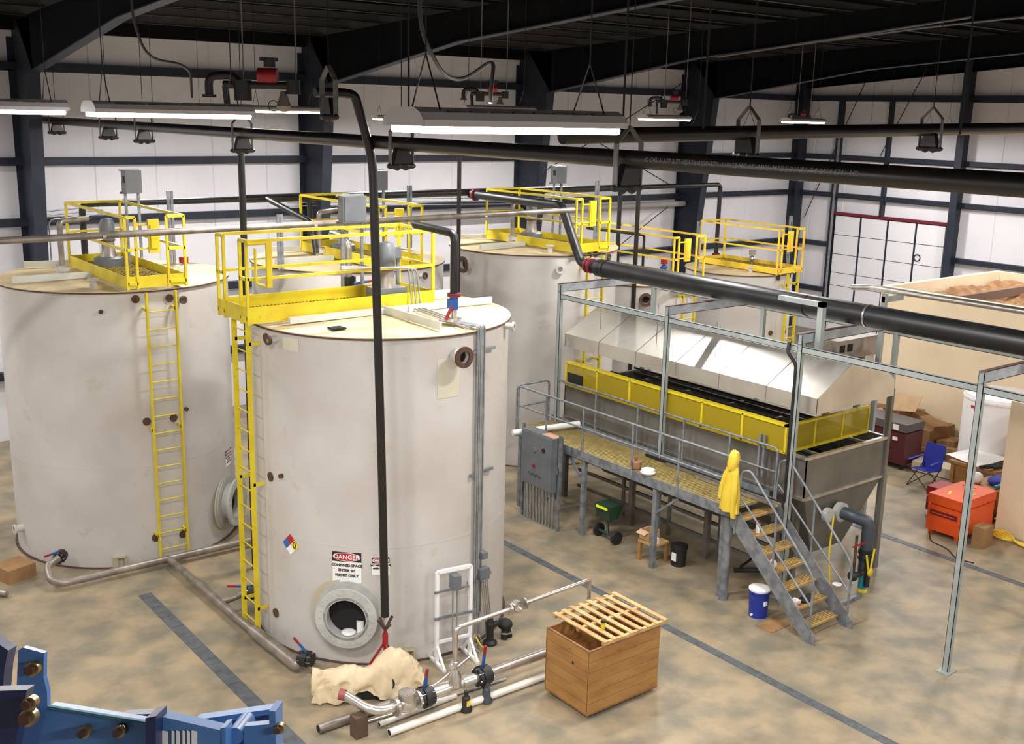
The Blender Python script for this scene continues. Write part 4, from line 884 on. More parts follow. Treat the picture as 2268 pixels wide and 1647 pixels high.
coat('hood', [(2.40, cy, .07, .07, cx-.02), (2.5, cy-.01, .095, .09, cx-.02), (2.62, cy-.015, .10, .085, cx), (2.70, cy-.015, .075, .06, cx), (2.73, cy-.015, .03, .03, cx)], coat_mat)
coat('sleeve', [(1.60, cy-.10, .045, .045, cx-.03), (1.8, cy-.10, .05, .05, cx-.05), (2.1, cy-.11, .055, .055, cx-.05), (2.36, cy-.06, .06, .06, cx-.02)], coat_mat)
coat('sleeve', [(1.85, cy+.20, .045, .04, cx-.02), (2.05, cy+.17, .055, .05, cx-.03), (2.3, cy+.10, .06, .05, cx-.02), (2.42, cy+.06, .05, .05, cx)], coat_mat)
q = PZ(1408, 1035, PZt+.02); solo('brown_pot', MB().lathe(q, [(.001, 0), (.10, 0), (.11, .12), (.10, .13), (.02, .14), (.04, .2), (.001, .26)], 20), mat('terracotta', (.32, .16, .09), .7), 'brown knobbed pot lid on the walkway deck', 'pot', q)
q = PZ(1435, 1048, PZt+.02); solo('white_plate_stack', MB().lathe(q, [(.001, 0), (.12, 0), (.14, .03), (.12, .05), (.12, .08), (.06, .10), (.001, .1)], 24), white_p, 'white and black coiled tape reel on the walkway deck', 'reel', q)
for k, (x, y0, y1, m, l) in enumerate(((14.1, 9.9, 12.6, steel_bright, 'bright'), (14.2, 10.3, 13.4, steel_pipe, 'dull'), (14.27, 10.1, 14.0, black_iron, 'black'))):
    solo('loose_bar', MB().beam((x, max(y0, 10.75), PZt+.03), (x, y1, PZt+.03), .05, .04), m, l+' loose metal bar lying along the walkway deck', 'metal bar', (x, y0, PZt))
solo('white_pipe_length', MB().cyl(PX(1135, 958, 13.0), PX(1283, 938, 14.4), .06, n=16), white_p, 'white plastic tube lying across the far end of the walkway', 'tube', (13.5, 17, 1.95))
# control cabinet with conduits below
t = Thing('control_cabinet', 'grey electrical cabinet with red button at the far end of the walkway', 'cabinet', (13.2, 15.8, .7))
cx0, cx1, cy0, cy1, cz0, cz1 = 13.10, 13.36, 15.35, 16.32, .78, 1.88
t.part('body', MB().box((cx0, cy0, cz0), (cx1, cy1, cz1)), enclosure); t.part('door', MB().box((cx0-.025, cy0+.02, cz0+.02), (cx0, cy1-.02, cz1-.02)), enclosure)
bt = MB()
for k in range(6): bt.cyl((cx0-.045, 15.7+k*.07, 1.02+.02*(k % 2)), (cx0-.02, 15.7+k*.07, 1.02+.02*(k % 2)), .013, n=10)
t.part('push_buttons', bt, ink); t.part('emergency_button', MB().cyl((cx0-.06, 15.88, 1.22), (cx0-.02, 15.88, 1.22), .032, n=16), red_paint); t.part('gauge', MB().cyl((cx0-.05, 15.88, 1.55), (cx0-.02, 15.88, 1.55), .05, n=20), steel_pipe)
t.part('handle', MB().box((13.2, cy0-.07, 1.15), (13.26, cy0, 1.3)), steel_bright); t.part('alarm', MB().cyl((cx0-.05, 15.6, 1.6), (cx0-.02, 15.6, 1.6), .04, n=16), ink)
t.part('cardboard_sheet', MB().box((13.14, 15.38, 1.88), (13.34, 15.75, 1.885)), mat('pinkish_board', (.55, .30, .20), .7))
for k in range(19):
    y = 15.40+k*.049; t.part('conduit', MB().cyl((13.18+.05*(k % 2), y, .0), (13.18+.05*(k % 2), y, .78), .016, n=8), conduit)
for y in (15.28, 16.42): t.part('stand_post', MB().box((13.2, y-.025, 0), (13.25, y+.025, 1.95)), galv)
# wheeled spreader under the walkway
q = PZ(1345, 1195, 0)
t = Thing('spreader_cart', 'dark two wheeled spreader cart with a neon stripe under the walkway', 'cart', (q.x, q.y, 0))
for s in (-1, 1): t.part('wheel', MB().cyl((q.x+.02*s, q.y+.24*s, .13), (q.x+.02*s, q.y+.30*s, .13), .13, n=24), rubber)
t.part('axle', MB().cyl((q.x, q.y-.27, .13), (q.x, q.y+.27, .13), .03), green_dark); t.part('stem', MB().cyl((q.x, q.y, .13), (q.x, q.y, .55), .025).cyl((q.x-.1, q.y-.1, .13), (q.x, q.y, .4), .012), green_dark)
t.part('hopper', MB().prism([(q.x-.12, q.y-.16, .45), (q.x+.12, q.y-.16, .45), (q.x+.2, q.y-.2, .75), (q.x-.2, q.y-.2, .75)], (0, .38, 0)), green_dark); t.part('neon_stripe', MB().box((q.x-.205, q.y-.17, .68), (q.x-.19, q.y+.14, .73)), hi_vis)
# stool with box
q = PZ(1445, 1240, 0)
t = Thing('wooden_stool', 'small orange brown wooden stool under the walkway', 'stool', (q.x, q.y, 0))
t.part('seat', MB().box((q.x-.2, q.y-.2, .36), (q.x+.2, q.y+.2, .40)), pine)
for sx in (-1, 1):
    for sy in (-1, 1): t.part('leg', MB().box((q.x+sx*.17-.03, q.y+sy*.17-.03, 0), (q.x+sx*.17+.03, q.y+sy*.17+.03, .36)), wood)
bx = Thing('cardboard_box', 'small open cardboard box standing on the wooden stool', 'box', (q.x, q.y+.06, .4))
bx.part('carton', MB().box((q.x-.15, q.y-.02, .405), (q.x+.13, q.y, .58)).box((q.x-.15, q.y+.2, .405), (q.x+.13, q.y+.22, .58)).box((q.x-.15, q.y, .405), (q.x-.13, q.y+.2, .58)).box((q.x+.11, q.y, .405), (q.x+.13, q.y+.2, .58)).box((q.x-.13, q.y, .405), (q.x+.11, q.y+.2, .415)), card_pale)
bx.part('flap', MB().beam((q.x-.15, q.y+.1, .58), (q.x-.26, q.y+.1, .54), .22, .006), card_pale)
solo('small_carton', MB().box((q.x-.13, q.y-.17, .402), (q.x-.03, q.y-.07, .5)), white_p, 'tiny white carton beside the box on the stool', 'carton', (q.x, q.y, .4))
def bucket(p, r, h, m, label, lid=None, cat='bucket'):
    t = Thing(cat.replace(' ', '_'), label, cat, tuple(p)); t.part('pail', MB().lathe(p, [(.001, 0), (r*.88, 0), (r, h), (r+.012, h), (r+.012, h-.03), (r, h-.04)], 28), m)
    t.part('lid', MB().lathe(V(p)+V(0, 0, h), [(r+.005, -.01), (r+.01, .03), (r*.8, .05), (.001, .05)], 28), lid or m)
    hb = MB().sweep([V(p)+V(math.cos(a)*(r+.01), 0, h*.85+math.sin(a)*-.10*1.0) for a in [PI*k/10 for k in range(11)]], .005, 6); t.part('handle', hb, steel_bright); return t
q = PZ(1502, 1250, 0); b_ = bucket(q, .15, .36, ink, 'black pail with white label under the walkway'); b_.part('label', MB().box((q.x-.158, q.y-.07, .12), (q.x-.142, q.y+.03, .27)), white_dec)
q = PZ(1678, 1362, 0)
t = bucket(q, .17, .46, cooler_blue, 'round blue drink cooler with white lid left of the stairs', white_p, 'drink cooler')
t.part('spigot', MB().cyl((q.x-.18, q.y, .06), (q.x-.14, q.y, .06), .02), white_p); t.part('label', MB().box((q.x-.07, q.y-.178, .24), (q.x-.0, q.y-.155, .31)), white_dec)
q = PZ(1722, 1385, 0); solo('cardboard_sheet', MB().box((q.x-.3, q.y-.12, 0), (q.x+.2, q.y+.2, .012)), card, 'flat piece of brown cardboard on the floor under the stairs', 'cardboard', q)
# small things left on the treads
def on_tread(k, x): yy, zz = sp((k+.7)/7.2); return V(x, yy+.1, zz+.002)
q = on_tread(5, 13.75); t = Thing('spray_bottle', 'small white bottle with dark red cap on an upper stair tread', 'bottle', tuple(q)); t.part('body', MB().cyl(q, q+V(0, 0, .15), .035), white_p); t.part('cap', MB().cyl(q+V(0, 0, .15), q+V(0, 0, .21), .02), red_paint)
q = on_tread(3, 13.6); solo('printed_bag', MB().ball(q+V(0, 0, .09), .13, (.7, .5, .75)), mat('printed_paper', (.7, .62, .6), .7, 0, (.35, .03, .08), 14, 2, .5, .55), 'white and maroon printed paper bag on the middle stair tread', 'bag', q)
q = on_tread(1, 13.62); solo('white_box', MB().box(q+V(-.07, -.06, 0), q+V(.1, .07, .1)), mat('white_red_carton', (.75, .73, .7), .6, 0, (.4, .05, .05), 16, 2, .55, .6), 'white carton with red print on a lower stair tread', 'box', q)
q = on_tread(1, 13.9); solo('work_gloves', MB().ball(q+V(0, 0, .04), .11, (1.0, .8, .4)).ball(q+V(.12, 0, .06), .09, (1.1, .6, .5)), rubber, 'black crumpled work gloves on a lower stair tread', 'gloves', q)
q = PV(1850, 1315, (14.45, 9.75)); solo('paper_cup', MB().lathe((14.46, 9.7, .60), [(.001, 0), (.05, 0), (.08, .03), (.001, .03)], 20), white_p, 'flat white paper plate beside the right stair stringer', 'plate', (14.46, 9.7, .6))
# vat outlet piping at the near end
vc = V(15.70, 10.58, 1.02)
t = Thing('vat_outlet', 'slate grey elbow outlet pipe at the near end of the vat', 'pipe', tuple(vc))
vA = PY(1868, 1138, 10.45); vB = PY(1925, 1158, 10.1); vD = V(vB.x+.08, vB.y, 0)
t.part('elbow', MB().tube([V(vA.x+.05, 10.62, vA.z), V(vA.x+.1, 10.3, vA.z-.02), V(vB.x, vB.y, vB.z+.02), V(vB.x, vB.y, .35)], .11, .22, 20), grey_plastic)
t.part('outlet_flange', MB().cyl(V(vA.x+.05, 10.60, vA.z), V(vA.x+.05, 10.5, vA.z), .17, n=24), flange_grey); t.part('outlet_stub', MB().cyl(V(vA.x-.3, 10.60, vA.z+.02), V(vA.x-.3, 10.5, vA.z+.02), .12, n=20), flange_grey)
t.part('coupling', MB().cyl((vB.x, vB.y, .70), (vB.x, vB.y, .78), .135, n=24).cyl((vB.x, vB.y, .60), (vB.x, vB.y, .64), .135, n=24), black_iron)
t.part('floor_sleeve', MB().cyl((vB.x, vB.y, .03), (vB.x, vB.y, .35), .085, n=20), teal); t.part('tape_band', MB().cyl((vB.x, vB.y, .0), (vB.x, vB.y, .06), .09, n=20), tape)
t = Thing('ball_valves', 'cluster of black and yellow tagged valves low beside the vat outlet', 'valve', (vB.x-.15, vB.y, .5))
t.part('valve_body', MB().tube([(vB.x-.08, vB.y-.12, .15), (vB.x-.08, vB.y-.12, .75)], .05).cyl((vB.x-.5, vB.y-.08, .42), (vB.x-.1, vB.y-.1, .42), .05).ball((vB.x-.45, vB.y-.08, .42), .09), black_iron)
t.part('yellow_tags', MB().ball((vB.x-.13, vB.y-.2, .45), .07, (1, .5, 1.1)).cyl((vB.x-.12, vB.y-.19, .5), (vB.x-.02, vB.y-.17, .85), .018).cyl((vB.x-.18, vB.y-.19, .5), (vB.x-.24, vB.y-.17, .78), .018), yellow); t.part('red_handle', MB().beam((vB.x-.5, vB.y-.06, .95), (vB.x-.2, vB.y-.1, .98), .03, .02), red_paint)
t.part('copper_riser', MB().tube([(vB.x-.32, vB.y, .45), (vB.x-.32, vB.y, 1.1)], .025), rust)
solo('yellow_strap', MB().tube([(vA.x-.25, 10.47, vA.z), (vA.x-.3, 10.46, .7), (vA.x-.28, 10.4, .15)], .016, .2, 8), tape, 'yellow webbing strap hanging below the vat outlet', 'strap', (vA.x, 10.4, .7))
solo('floor_angle_iron', MB().beam(PZ(1760, 1382, .04), PZ(1905, 1318, .04), .06, .06), galv, 'galvanised angle iron lying on the floor behind the stairs', 'angle iron', PZ(1800, 1360, 0))
solo('blue_floor_valve', MB().tube([PZ(1625, 1262, .35), PZ(1690, 1262, .35)], .045).beam(PZ(1640, 1255, .4), PZ(1668, 1235, .4), .04, .03), black_iron, 'black valve lying low behind the round leg of the walkway', 'valve', PZ(1650, 1262, .3))
# ------------------------------------------------------------------ low floor piping round the front tank
SP = .065
pts = [(4.72, 18.55, .35), (4.50, 18.45, .30), (4.46, 18.12, .16), (4.66, 18.02, .14), (6.44, 18.02-.12, .14)]
t = Thing('floor_pipe', 'brownish steel pipe on the floor along the foot of the left tank', 'pipe', (6, 18, .1))
t.part('pipe_run', MB().tube(pts[:3]+[(4.62, 17.95, .14), (9.0, 17.92, .14)], SP, .16, 16), steel_pipe)
solo('floor_pipe', MB().cyl((6.42, 17.9, .14), (6.45, 14.3, .14), .062, n=16), steel_pipe, 'straight brownish floor pipe running toward the camera left of the front tank', 'pipe', (6.4, 16, .14))
t = Thing('floor_pipe', 'thicker capped pipe end beside the foot of the front tank ladder', 'pipe', (6.46, 13.8, .14))
t.part('pipe_run', MB().cyl((6.45, 14.5, .15), (6.50, 13.20, .15), .095, n=20), steel_pipe); t.part('cap', MB().ball((6.50, 13.20, .15), .095), steel_pipe)
pipe('branch_pipe', [(6.46, 15.75, .14), (6.62, 15.62, .22), (6.95, 15.62, .3), (7.1, 15.3, .3)], .05, steel_pipe, 'short branch pipe joining the front tank behind its ladder')
def lever_valve(label, p, d, r, lever, m=black_iron):
    p = V(p); d = V(d).normalized(); t = Thing('butterfly_valve', label, 'valve', tuple(p), 'black valves with blue and red levers')
    t.part('valve_body', MB().cyl(p-d*.05, p+d*.05, r, n=24).cyl(p-d*.1, p-d*.06, r*.9, n=24).cyl(p+d*.06, p+d*.1, r*.9, n=24), m)
    a = p+V(0, 0, r*.9); L = V(lever); t.part('lever', MB().beam(a, a+L*.6, .04, .025), blue_paint); t.part('lever_grip', MB().beam(a+L*.6, a+L, .035, .025), red_paint)
    bl = MB(); e1 = d.cross(V(0, 0, 1)).normalized(); e2 = V(0, 0, 1)
    for k in range(8): an = 2*PI*k/8; q = p+(e1*math.cos(an)+e2*math.sin(an))*r*.85; bl.cyl(q-d*.12, q+d*.12, .008, n=6)
    t.part('studs', bl, steel_bright)
    return t
lever_valve('black valve with blue and red lever at the foot of the left tank', (4.78, 18.66, .33), (.6, .8, 0), .11, (-.28, -.1, .0))
lever_valve('black valve with level blue and red lever behind the front tank ladder', (6.86, 15.50, .3), (1, -.3, 0), .12, (-.35, .1, .06))
lever_valve('black valve with raised lever at the left foot of the front tank', PZ(678, 1458, .25), (.5, -.9, 0), .12, (-.14, .1, .22))
pa = PZ(665, 1468, .22)
# canvas covered pump
t = Thing('canvas_cover', 'cream canvas sheet draped over a pump in front of the front tank', 'canvas cover', (7.0, 12.0, .3))
L0 = PZ(722, 1500, .35); L1 = PZ(905, 1482, .35)
from mathutils import noise
def drape():
    mb = MB(); nu, nv = 90, 48; vs = []
    ax = (L1-L0); ax.z = 0; ln = ax.length; ax.normalize(); side = V(-ax.y, ax.x, 0)
    for i in range(nu+1):
        u = i/nu
        hgt = .34+.29*math.exp(-((u-.74)/.20)**2)+.10*math.exp(-((u-.30)/.12)**2)-.16*math.exp(-((u-1)/.05)**2)+.10*math.exp(-((u-.04)/.10)**2)
        wid = .13+.13*math.exp(-((u-.75)/.22)**2)+.07*math.exp(-((u-.26)/.10)**2)-.03*math.exp(-((u-.10)/.04)**2)
        for j in range(nv+1):
            v = j/nv*2-1; an = max(-1, min(1, v*1.25))*PI*.5; drop = max(0, abs(v)-.78)
            y = math.sin(an)*wid*(1+.35*drop)
            y += (.022*math.sin(26*u+2.0*math.sin(5*v))+.018*math.sin(47*u+1.5))*abs(v)*(1 if v < 0 else .8)
            z = math.cos(an)*(hgt-.14)+.20-drop*(.55+.30*math.sin(9*u+.6))
            p = L0-ax*.20+ax*(u*(ln+.40))+side*y
            nz = noise.noise(V(p.x*6, p.y*6, z*6)); n2 = noise.noise(V(p.x*14, p.y*14, z*14+5))
            z += .045*nz+.018*n2; p += side*(.03*nz)+ax*(.03*n2)
            vs.append((p.x, p.y, max(z, .03)))
    fs = [(i*(nv+1)+j, (i+1)*(nv+1)+j, (i+1)*(nv+1)+j+1, i*(nv+1)+j+1) for i in range(nu) for j in range(nv)]
    return mb.add(vs, fs, True)
t.part('sheet', drape(), canvas)
t = Thing('pump_skid', 'dark pump skid under the cream canvas sheet', 'pump', tuple(V(L0.x+.4, L0.y-.2, 0)))
t.part('base', MB().beam(V(L0.x+.12, L0.y+.02, .07), V(L1.x-.05, L1.y-.02, .07), .24, .12), black_iron); t.part('motor', MB().cyl(V(L0.x+.0, L0.y-.05, .25), V(L0.x+.35, L0.y-.08, .24), .11, n=20), lift_dark); t.part('motor', MB().cyl(V(L1.x-.35, L1.y, .30), V(L1.x, L1.y+.02, .30), .15, n=20), black_iron)
# header pipe with valves, in front
YH = 11.08; ZH = .34
e0 = PZ(765, 1542, .45)
t = Thing('discharge_pipe', 'silver discharge pipe curving from the covered pump toward the crate', 'pipe', (6.6, YH, ZH))
t.part('pipe_run', MB().tube([V(e0.x, e0.y, .47), (6.58, YH+.02, ZH), (9.6, YH-.02, ZH)], .062, .28, 20), steel_bright)
t.part('red_coupling', MB().cyl(e0+V(-.06, .06, .03), e0+V(.0, .0, .02), .075, n=20), mat('dull_pink_paint', (.30, .07, .07), .6))
t.part('check_valve', MB().ball((7.05, YH, ZH), .125, (1.25, 1, 1)).cyl((7.05, YH, ZH), (7.05, YH, ZH+.17), .115, n=24).cyl((6.86, YH, ZH), (6.90, YH, ZH), .125, n=24).cyl((7.20, YH, ZH), (7.24, YH, ZH), .125, n=24), steel_bright)
bl = MB()
for k in range(12): an = 2*PI*k/12; bl.cyl((7.05+.095*math.cos(an), YH+.095*math.sin(an), ZH+.165), (7.05+.095*math.cos(an), YH+.095*math.sin(an), ZH+.185), .01, n=6)
t.part('cover_bolts', bl, steel_bright)
t.part('reducer', MB().cyl((7.45, YH, ZH), (7.70, YH, ZH), .085, n=20), steel_bright); t.part('reducer', MB().cyl((7.95, YH, ZH), (8.15, YH, ZH), .08, n=20), steel_bright)
rx = 7.83
t.part('tee_base', MB().sweep([(rx, YH, ZH), (rx, YH, ZH+.15), (rx, YH, ZH+.24)], [.09, .085, .05], 20), steel_bright)
lever_valve('black butterfly valve with upright red lever nearest the canvas cover', (7.34, YH, ZH), (1, 0, 0), .15, (0, -.05, .30))
lever_valve('black butterfly valve with upright red lever nearer the crate', (8.30, YH, ZH), (1, 0, 0), .15, (0, -.05, .34))
t = Thing('sample_riser', 'slim silver riser pipe with long level arm above the floor pipes', 'pipe', (rx, YH, .6))
t.part('pipe_run', MB().tube([(rx, YH, ZH+.2), (rx, YH, 1.20), (8.75, YH, 1.22)], .032, .09, 14), steel_bright); t.part('arm', MB().tube([(9.0, YH, 1.24), (10.25, YH, 1.28), (10.25, YH, .80)], .030, .05, 14), steel_bright)
t.part('flange', MB().cyl((8.74, YH, 1.22), (8.765, YH, 1.22), .085, n=20), steel_bright); t.part('flange', MB().cyl((9.0, YH, 1.24), (9.025, YH, 1.24), .085, n=20), steel_bright)
t.part('sight_glass', MB().ring((8.885, YH-.045, 1.23), (0, 1, 0), .085, .07, .09, 24), steel_bright)
t = Thing('thin_branch', 'thin silver branch pipe with a small valve crossing the riser', 'pipe', (rx, YH, .55))
t.part('pipe_run', MB().tube([(rx-.5, YH+.0, .42), (rx-.2, YH+.05, .46), (rx+.35, YH+.15, .60)], .016, .1, 10), steel_bright); t.part('valve_body', MB().cyl((rx-.05, YH+.02, .62), (rx+.07, YH+.1, .66), .05, n=14).ball((rx+.0, YH, .68), .045), steel_bright)
for (x, yy, l, m) in ((7.92, YH-.14, 'black bottle jack with orange label under the floor pipe', black_iron), (8.28, YH-.12, 'dark screw jack under the right hand valve', grey_plastic)):
    t = Thing('bottle_jack', l, 'jack', (x, yy, 0)); t.part('body', MB().lathe((x, yy, 0), [(.001, 0), (.085, 0), (.085, .05), (.06, .08), (.055, .2), (.03, .22), (.03, .30), (.001, .3)], 20), m)
    if x < 8: t.part('orange_label', MB().box((x-.03, yy-.062, .09), (x+.03, yy-.054, .17)), tape)
q = PZ(802, 1632, 0); solo('timber_block', MB().box((q.x-.10, q.y-.02, 0), (q.x+.08, q.y+.14, .30)), brown_post, 'dark brown timber block propping the curved silver pipe', 'timber block', q)
for (a, b, r, m, l) in (((862, 1622), (1215, 1494), .052, pvc, 'long cream plastic pipe lying nearest the camera'), ((840, 1604), (1010, 1540), .036, pvc, 'shorter cream plastic pipe lying beside the bottle jack'),
                        ((705, 1614), (1030, 1500), .065, steel_pipe, 'grey steel pipe on the floor with its open end at left'), ((1040, 1500), (1215, 1437), .045, steel_pipe, 'thinner grey steel pipe behind the discharge pipe'), ((800, 1602), (1120, 1503), .02, steel_bright, 'thin bright rod on the floor beside the pipes')):
    A = PZ(a[0], a[1], r); B = PZ(b[0], b[1], r); d = (B-A).normalized()
    t = Thing('loose_pipe', l, 'pipe', tuple(A)); t.part('pipe_run', MB().cyl(A, B, r, n=18), m); t.part('open_end', MB().cyl(A-d*.001, A+d*.004, r*.78, n=18), dark_in)
# white stand with red push button
q = PZ(985, 1463, 0); q = V(8.50, 12.18, 0)
A = PZ(967, 1470, 0); B = PZ(1040, 1452, 0); hz = PV(1030, 1252, B).z
t = Thing('button_stand', 'white square tube stand carrying a grey box with a red button', 'stand', tuple(A))
dv = (B-A).normalized(); nv_ = V(-dv.y, dv.x, 0)
t.part('frame', MB().beam(A, A+V(0, 0, hz), .05, .05, up=dv).beam(B, B+V(0, 0, hz), .05, .05, up=dv).beam(A+V(0, 0, hz), B+V(0, 0, hz), .05, .05).beam(A+V(0, 0, .35), B+V(0, 0, .35), .04, .04), white_p)
for P_ in (A, B): t.part('foot', MB().beam(P_-nv_*.28+V(0, 0, .02), P_+nv_*.25+V(0, 0, .02), .05, .04).beam(P_-nv_*.25+V(0, 0, .03), P_+V(0, 0, .3), .035, .035).beam(P_+nv_*.22+V(0, 0, .03), P_+V(0, 0, .3), .035, .035), white_p)
m_ = (A+B)/2
t.part('crossbar', MB().beam(A-dv*.06-nv_*.03+V(0, 0, hz-.30), B-dv*.05-nv_*.03+V(0, 0, hz-.30), .03, .03), galv); t.part('crossbar', MB().beam(A-dv*.06-nv_*.03+V(0, 0, hz-.72), B+dv*.1-nv_*.03+V(0, 0, hz-.72), .035, .035), galv)
bc = m_-nv_*.08+V(-.02, 0, hz-.16); t.part('button_box', MB().beam(bc-V(0, 0, .11), bc+V(0, 0, .11), .16, .12, up=dv), enclosure); t.part('red_button', MB().beam(bc-nv_*.065+V(0, 0, -.07)+dv*.01, bc-nv_*.075+V(0, 0, -.07)+dv*.01, .07, .05), red_paint)
for s_ in (-.04, .03): t.part('conduit', MB().tube([bc+dv*s_-V(0, 0, .11), bc+dv*s_-V(0, 0, .75), bc+dv*(s_+.02)-V(0, 0, hz-.25)], .012, .1, 8), conduit)
q = PZ(1085, 1425, 0)
t = Thing('floor_valve', 'black standing valve on the floor right of the front tank', 'valve', tuple(q)); t.part('valve_body', MB().lathe(q, [(.001, 0), (.11, 0), (.11, .04), (.06, .07), (.055, .3), (.07, .34), (.04, .42), (.04, .46), (.001, .46)], 20).cyl(q+V(0, 0, .28), q+V(.1, -.06, .36), .04), black_iron)
q = PZ(1118, 1410, 0); t = Thing('black_actuator', 'black rounded actuator with chrome bolts lying right of the front tank', 'actuator', tuple(q))
t.part('housing', MB().ball(q+V(0, 0, .22), .12, (1, 1, .75)).cyl(q+V(-.05, -.05, 0), q+V(0, 0, .22), .055).cyl(q+V(.06, -.03, 0), q+V(.02, 0, .22), .055), rubber); t.part('chrome_rings', MB().cyl(q+V(-.045, -.045, .08), q+V(-.04, -.04, .1), .065).cyl(q+V(.055, -.03, .08), q+V(.05, -.03, .1), .065), steel_bright)
q = PZ(1055, 1440, 0); t = Thing('cable_coil', 'tangled yellow and grey cable ends on the floor by the conduits', 'cable', tuple(q))
for k in range(5): a = k*1.3; t.part('cable', MB().tube([q+V(.05*math.cos(a), .05*math.sin(a), .25), q+V(.1*math.cos(a+1), .1*math.sin(a+1), .1), q+V(.14*math.cos(a+2), .1*math.sin(a+2), .02)], .012, .1, 6), tape if k % 2 else conduit)
# ------------------------------------------------------------------ wooden crate with pallet lid
cx0, cx1, cy0, cy1, cz0, cz1 = 9.10, 10.44, 9.78, 10.68, .08, 1.00
t = Thing('wooden_crate', 'large brown wooden crate on casters at the front', 'crate', (9.77, 10.2, 0))
def boards(a, b, fixed, axis, n=6):
    mb = MB(); h = (cz1-cz0)/n
    for k in range(n):
        z0 = cz0+k*h+.0035; z1 = cz0+(k+1)*h-.0035
        if axis == 'y': mb.box((a, fixed, z0), (b, fixed+.02, z1))
        else: mb.box((fixed, a, z0), (fixed+.02, b, z1))
    if axis == 'y': mb.box((a, fixed+.006, cz0), (b, fixed+.014, cz1))
    else: mb.box((fixed+.006, a, cz0), (fixed+.014, b, cz1))
    return mb
t.part('side_panel', boards(cx0, cx1, cy0, 'y'), wood); t.part('side_panel', boards(cx0, cx1, cy1-.02, 'y'), wood)
t.part('end_panel', boards(cy0+.02, cy1-.02, cx0, 'x'), wood); t.part('end_panel', boards(cy0+.02, cy1-.02, cx1-.02, 'x'), wood)
t.part('rim', MB().box((cx0, cy0, cz1), (cx1, cy0+.03, cz1+.015)).box((cx0, cy1-.03, cz1), (cx1, cy1, cz1+.015)).box((cx0, cy0+.03, cz1), (cx0+.03, cy1-.03, cz1+.015)).box((cx1-.03, cy0+.03, cz1), (cx1, cy1-.03, cz1+.015)), wood_edge)
t.part('bottom', MB().box((cx0, cy0, cz0-.02), (cx1, cy1, cz0)), wood_edge)
for x in (cx0+.15, cx1-.15):
    for y in (cy0+.15, cy1-.15): t.part('caster', MB().cyl((x-.02, y, .035), (x+.02, y, .035), .035).box((x-.03, y-.03, .03), (x+.03, y+.03, .06)), rubber)
t.part('hand_hole', MB().lathe((cx0-.003, 10.1, .72), [(.001, 0), (.022, 0)], 12, (-1, 0, 0)), dark_in)
t = Thing('pallet_lid', 'slatted pale wood pallet laid over the crate', 'pallet', (9.95, 10.25, 1.03))
z0 = cz1+.02
px0, px1, py0, py1 = 9.36, 10.58, 9.76, 10.88
for y in (py0+.02, (py0+py1)/2-.02, py1-.08): t.part('stringer', MB().box((px0, y, z0), (px1, y+.05, z0+.045)), pine)
n = 8
for k in range(n):
    x = px0+(px1-px0-.075)*k/(n-1); t.part('slat', MB().box((x, py0+random.uniform(-.02, .02), z0+.045), (x+.075, py1+random.uniform(-.02, .02), z0+.062)), pine)
q = PZ(1335, 1392, z0+.07); t = Thing('yellow_bottle', 'small yellow bottle with black cap standing on the pallet lid', 'bottle', tuple(q)); t.part('body', MB().cyl(q, q+V(0, 0, .1), .03), yellow); t.part('cap', MB().cyl(q+V(0, 0, .1), q+V(0, 0, .13), .034), ink)

# ------------------------------------------------------------------ beige rooms on the right
BH = 3.78
struct('wall_inner_far', MB().box((25.2, 4, 0), (25.35, 16.45, BH)), beige); struct('wall_inner_far_side', MB().box((25.35, 16.3, 0), (31.0, 16.45, BH)), beige)
struct('wall_inner_far_end', MB().box((30.85, 4, 0), (31.0, 16.3, BH)), beige)
jm = mat('timber_joist', (.16, .10, .075), .7)
for k, y in enumerate((14.4, 12.6, 10.8, 9.0, 7.2)):
    solo('ceiling_joist', MB().box((25.35, y-.04, BH-.22), (30.85, y+.04, BH-.0)), jm, ['second','third','fourth','fifth','sixth'][j] if False else 'brown joist across the open top of the beige room, '+['nearest the sectional door','second from the sectional door','third from the sectional door','fourth from the sectional door','last one'][k], 'joist', (28, y, BH-.2), 'joists of the beige room')
bat = MB(); nx, ny = 40, 70; vs = []
for i in range(nx+1):
    for j in range(ny+1):
        x = 25.4+5.4*i/nx; y = 4.2+12.0*j/ny; vs.append((x, y, BH-.30+.10*math.sin(3*x+2*y)*math.sin(2.3*y)+random.uniform(-.05, .06)))
bat.add(vs, [(i*(ny+1)+j, (i+1)*(ny+1)+j, (i+1)*(ny+1)+j+1, i*(ny+1)+j+1) for i in range(nx) for j in range(ny)])
solo('insulation', bat, insul, 'rumpled brown insulation filling the open top of the beige room', 'insulation', (28, 10, BH-.3), kind='stuff')
struct('wall_inner_near', MB().box((20.5, 2, 0), (24.2, 10.25, 2.72)), beige)
struct('baseboard_inner', MB().box((25.12, 4, 0), (25.2, 16.45, .12)), mat('pale_trim', (.8, .72, .55), .6))
c_ = (23.75, 12.05)
t = Thing('white_round_tank', 'plain white round tank beside the beige wall', 'tank', (c_[0], c_[1], 0))
t.part('shell', MB().lathe((c_[0], c_[1], 0), [(.85, 0), (.85, 1.95), (.83, 2.0), (.01, 2.02)], 48), mat('smooth_white_tank', (.80, .77, .78), .4)); t.part('lip', MB().ring((c_[0], c_[1], 1.90), (0, 0, 1), .87, .84, .05, 48), white_p)
a, z = PC(2155, 900, c_, .85); p = arc_pt(c_, .86, a, z); t.part('label', MB().beam(p-V(0, 0, .03), p+V(0, 0, .03), .09, .01, up=V(math.cos(a), math.sin(a), 0)), red_dec)
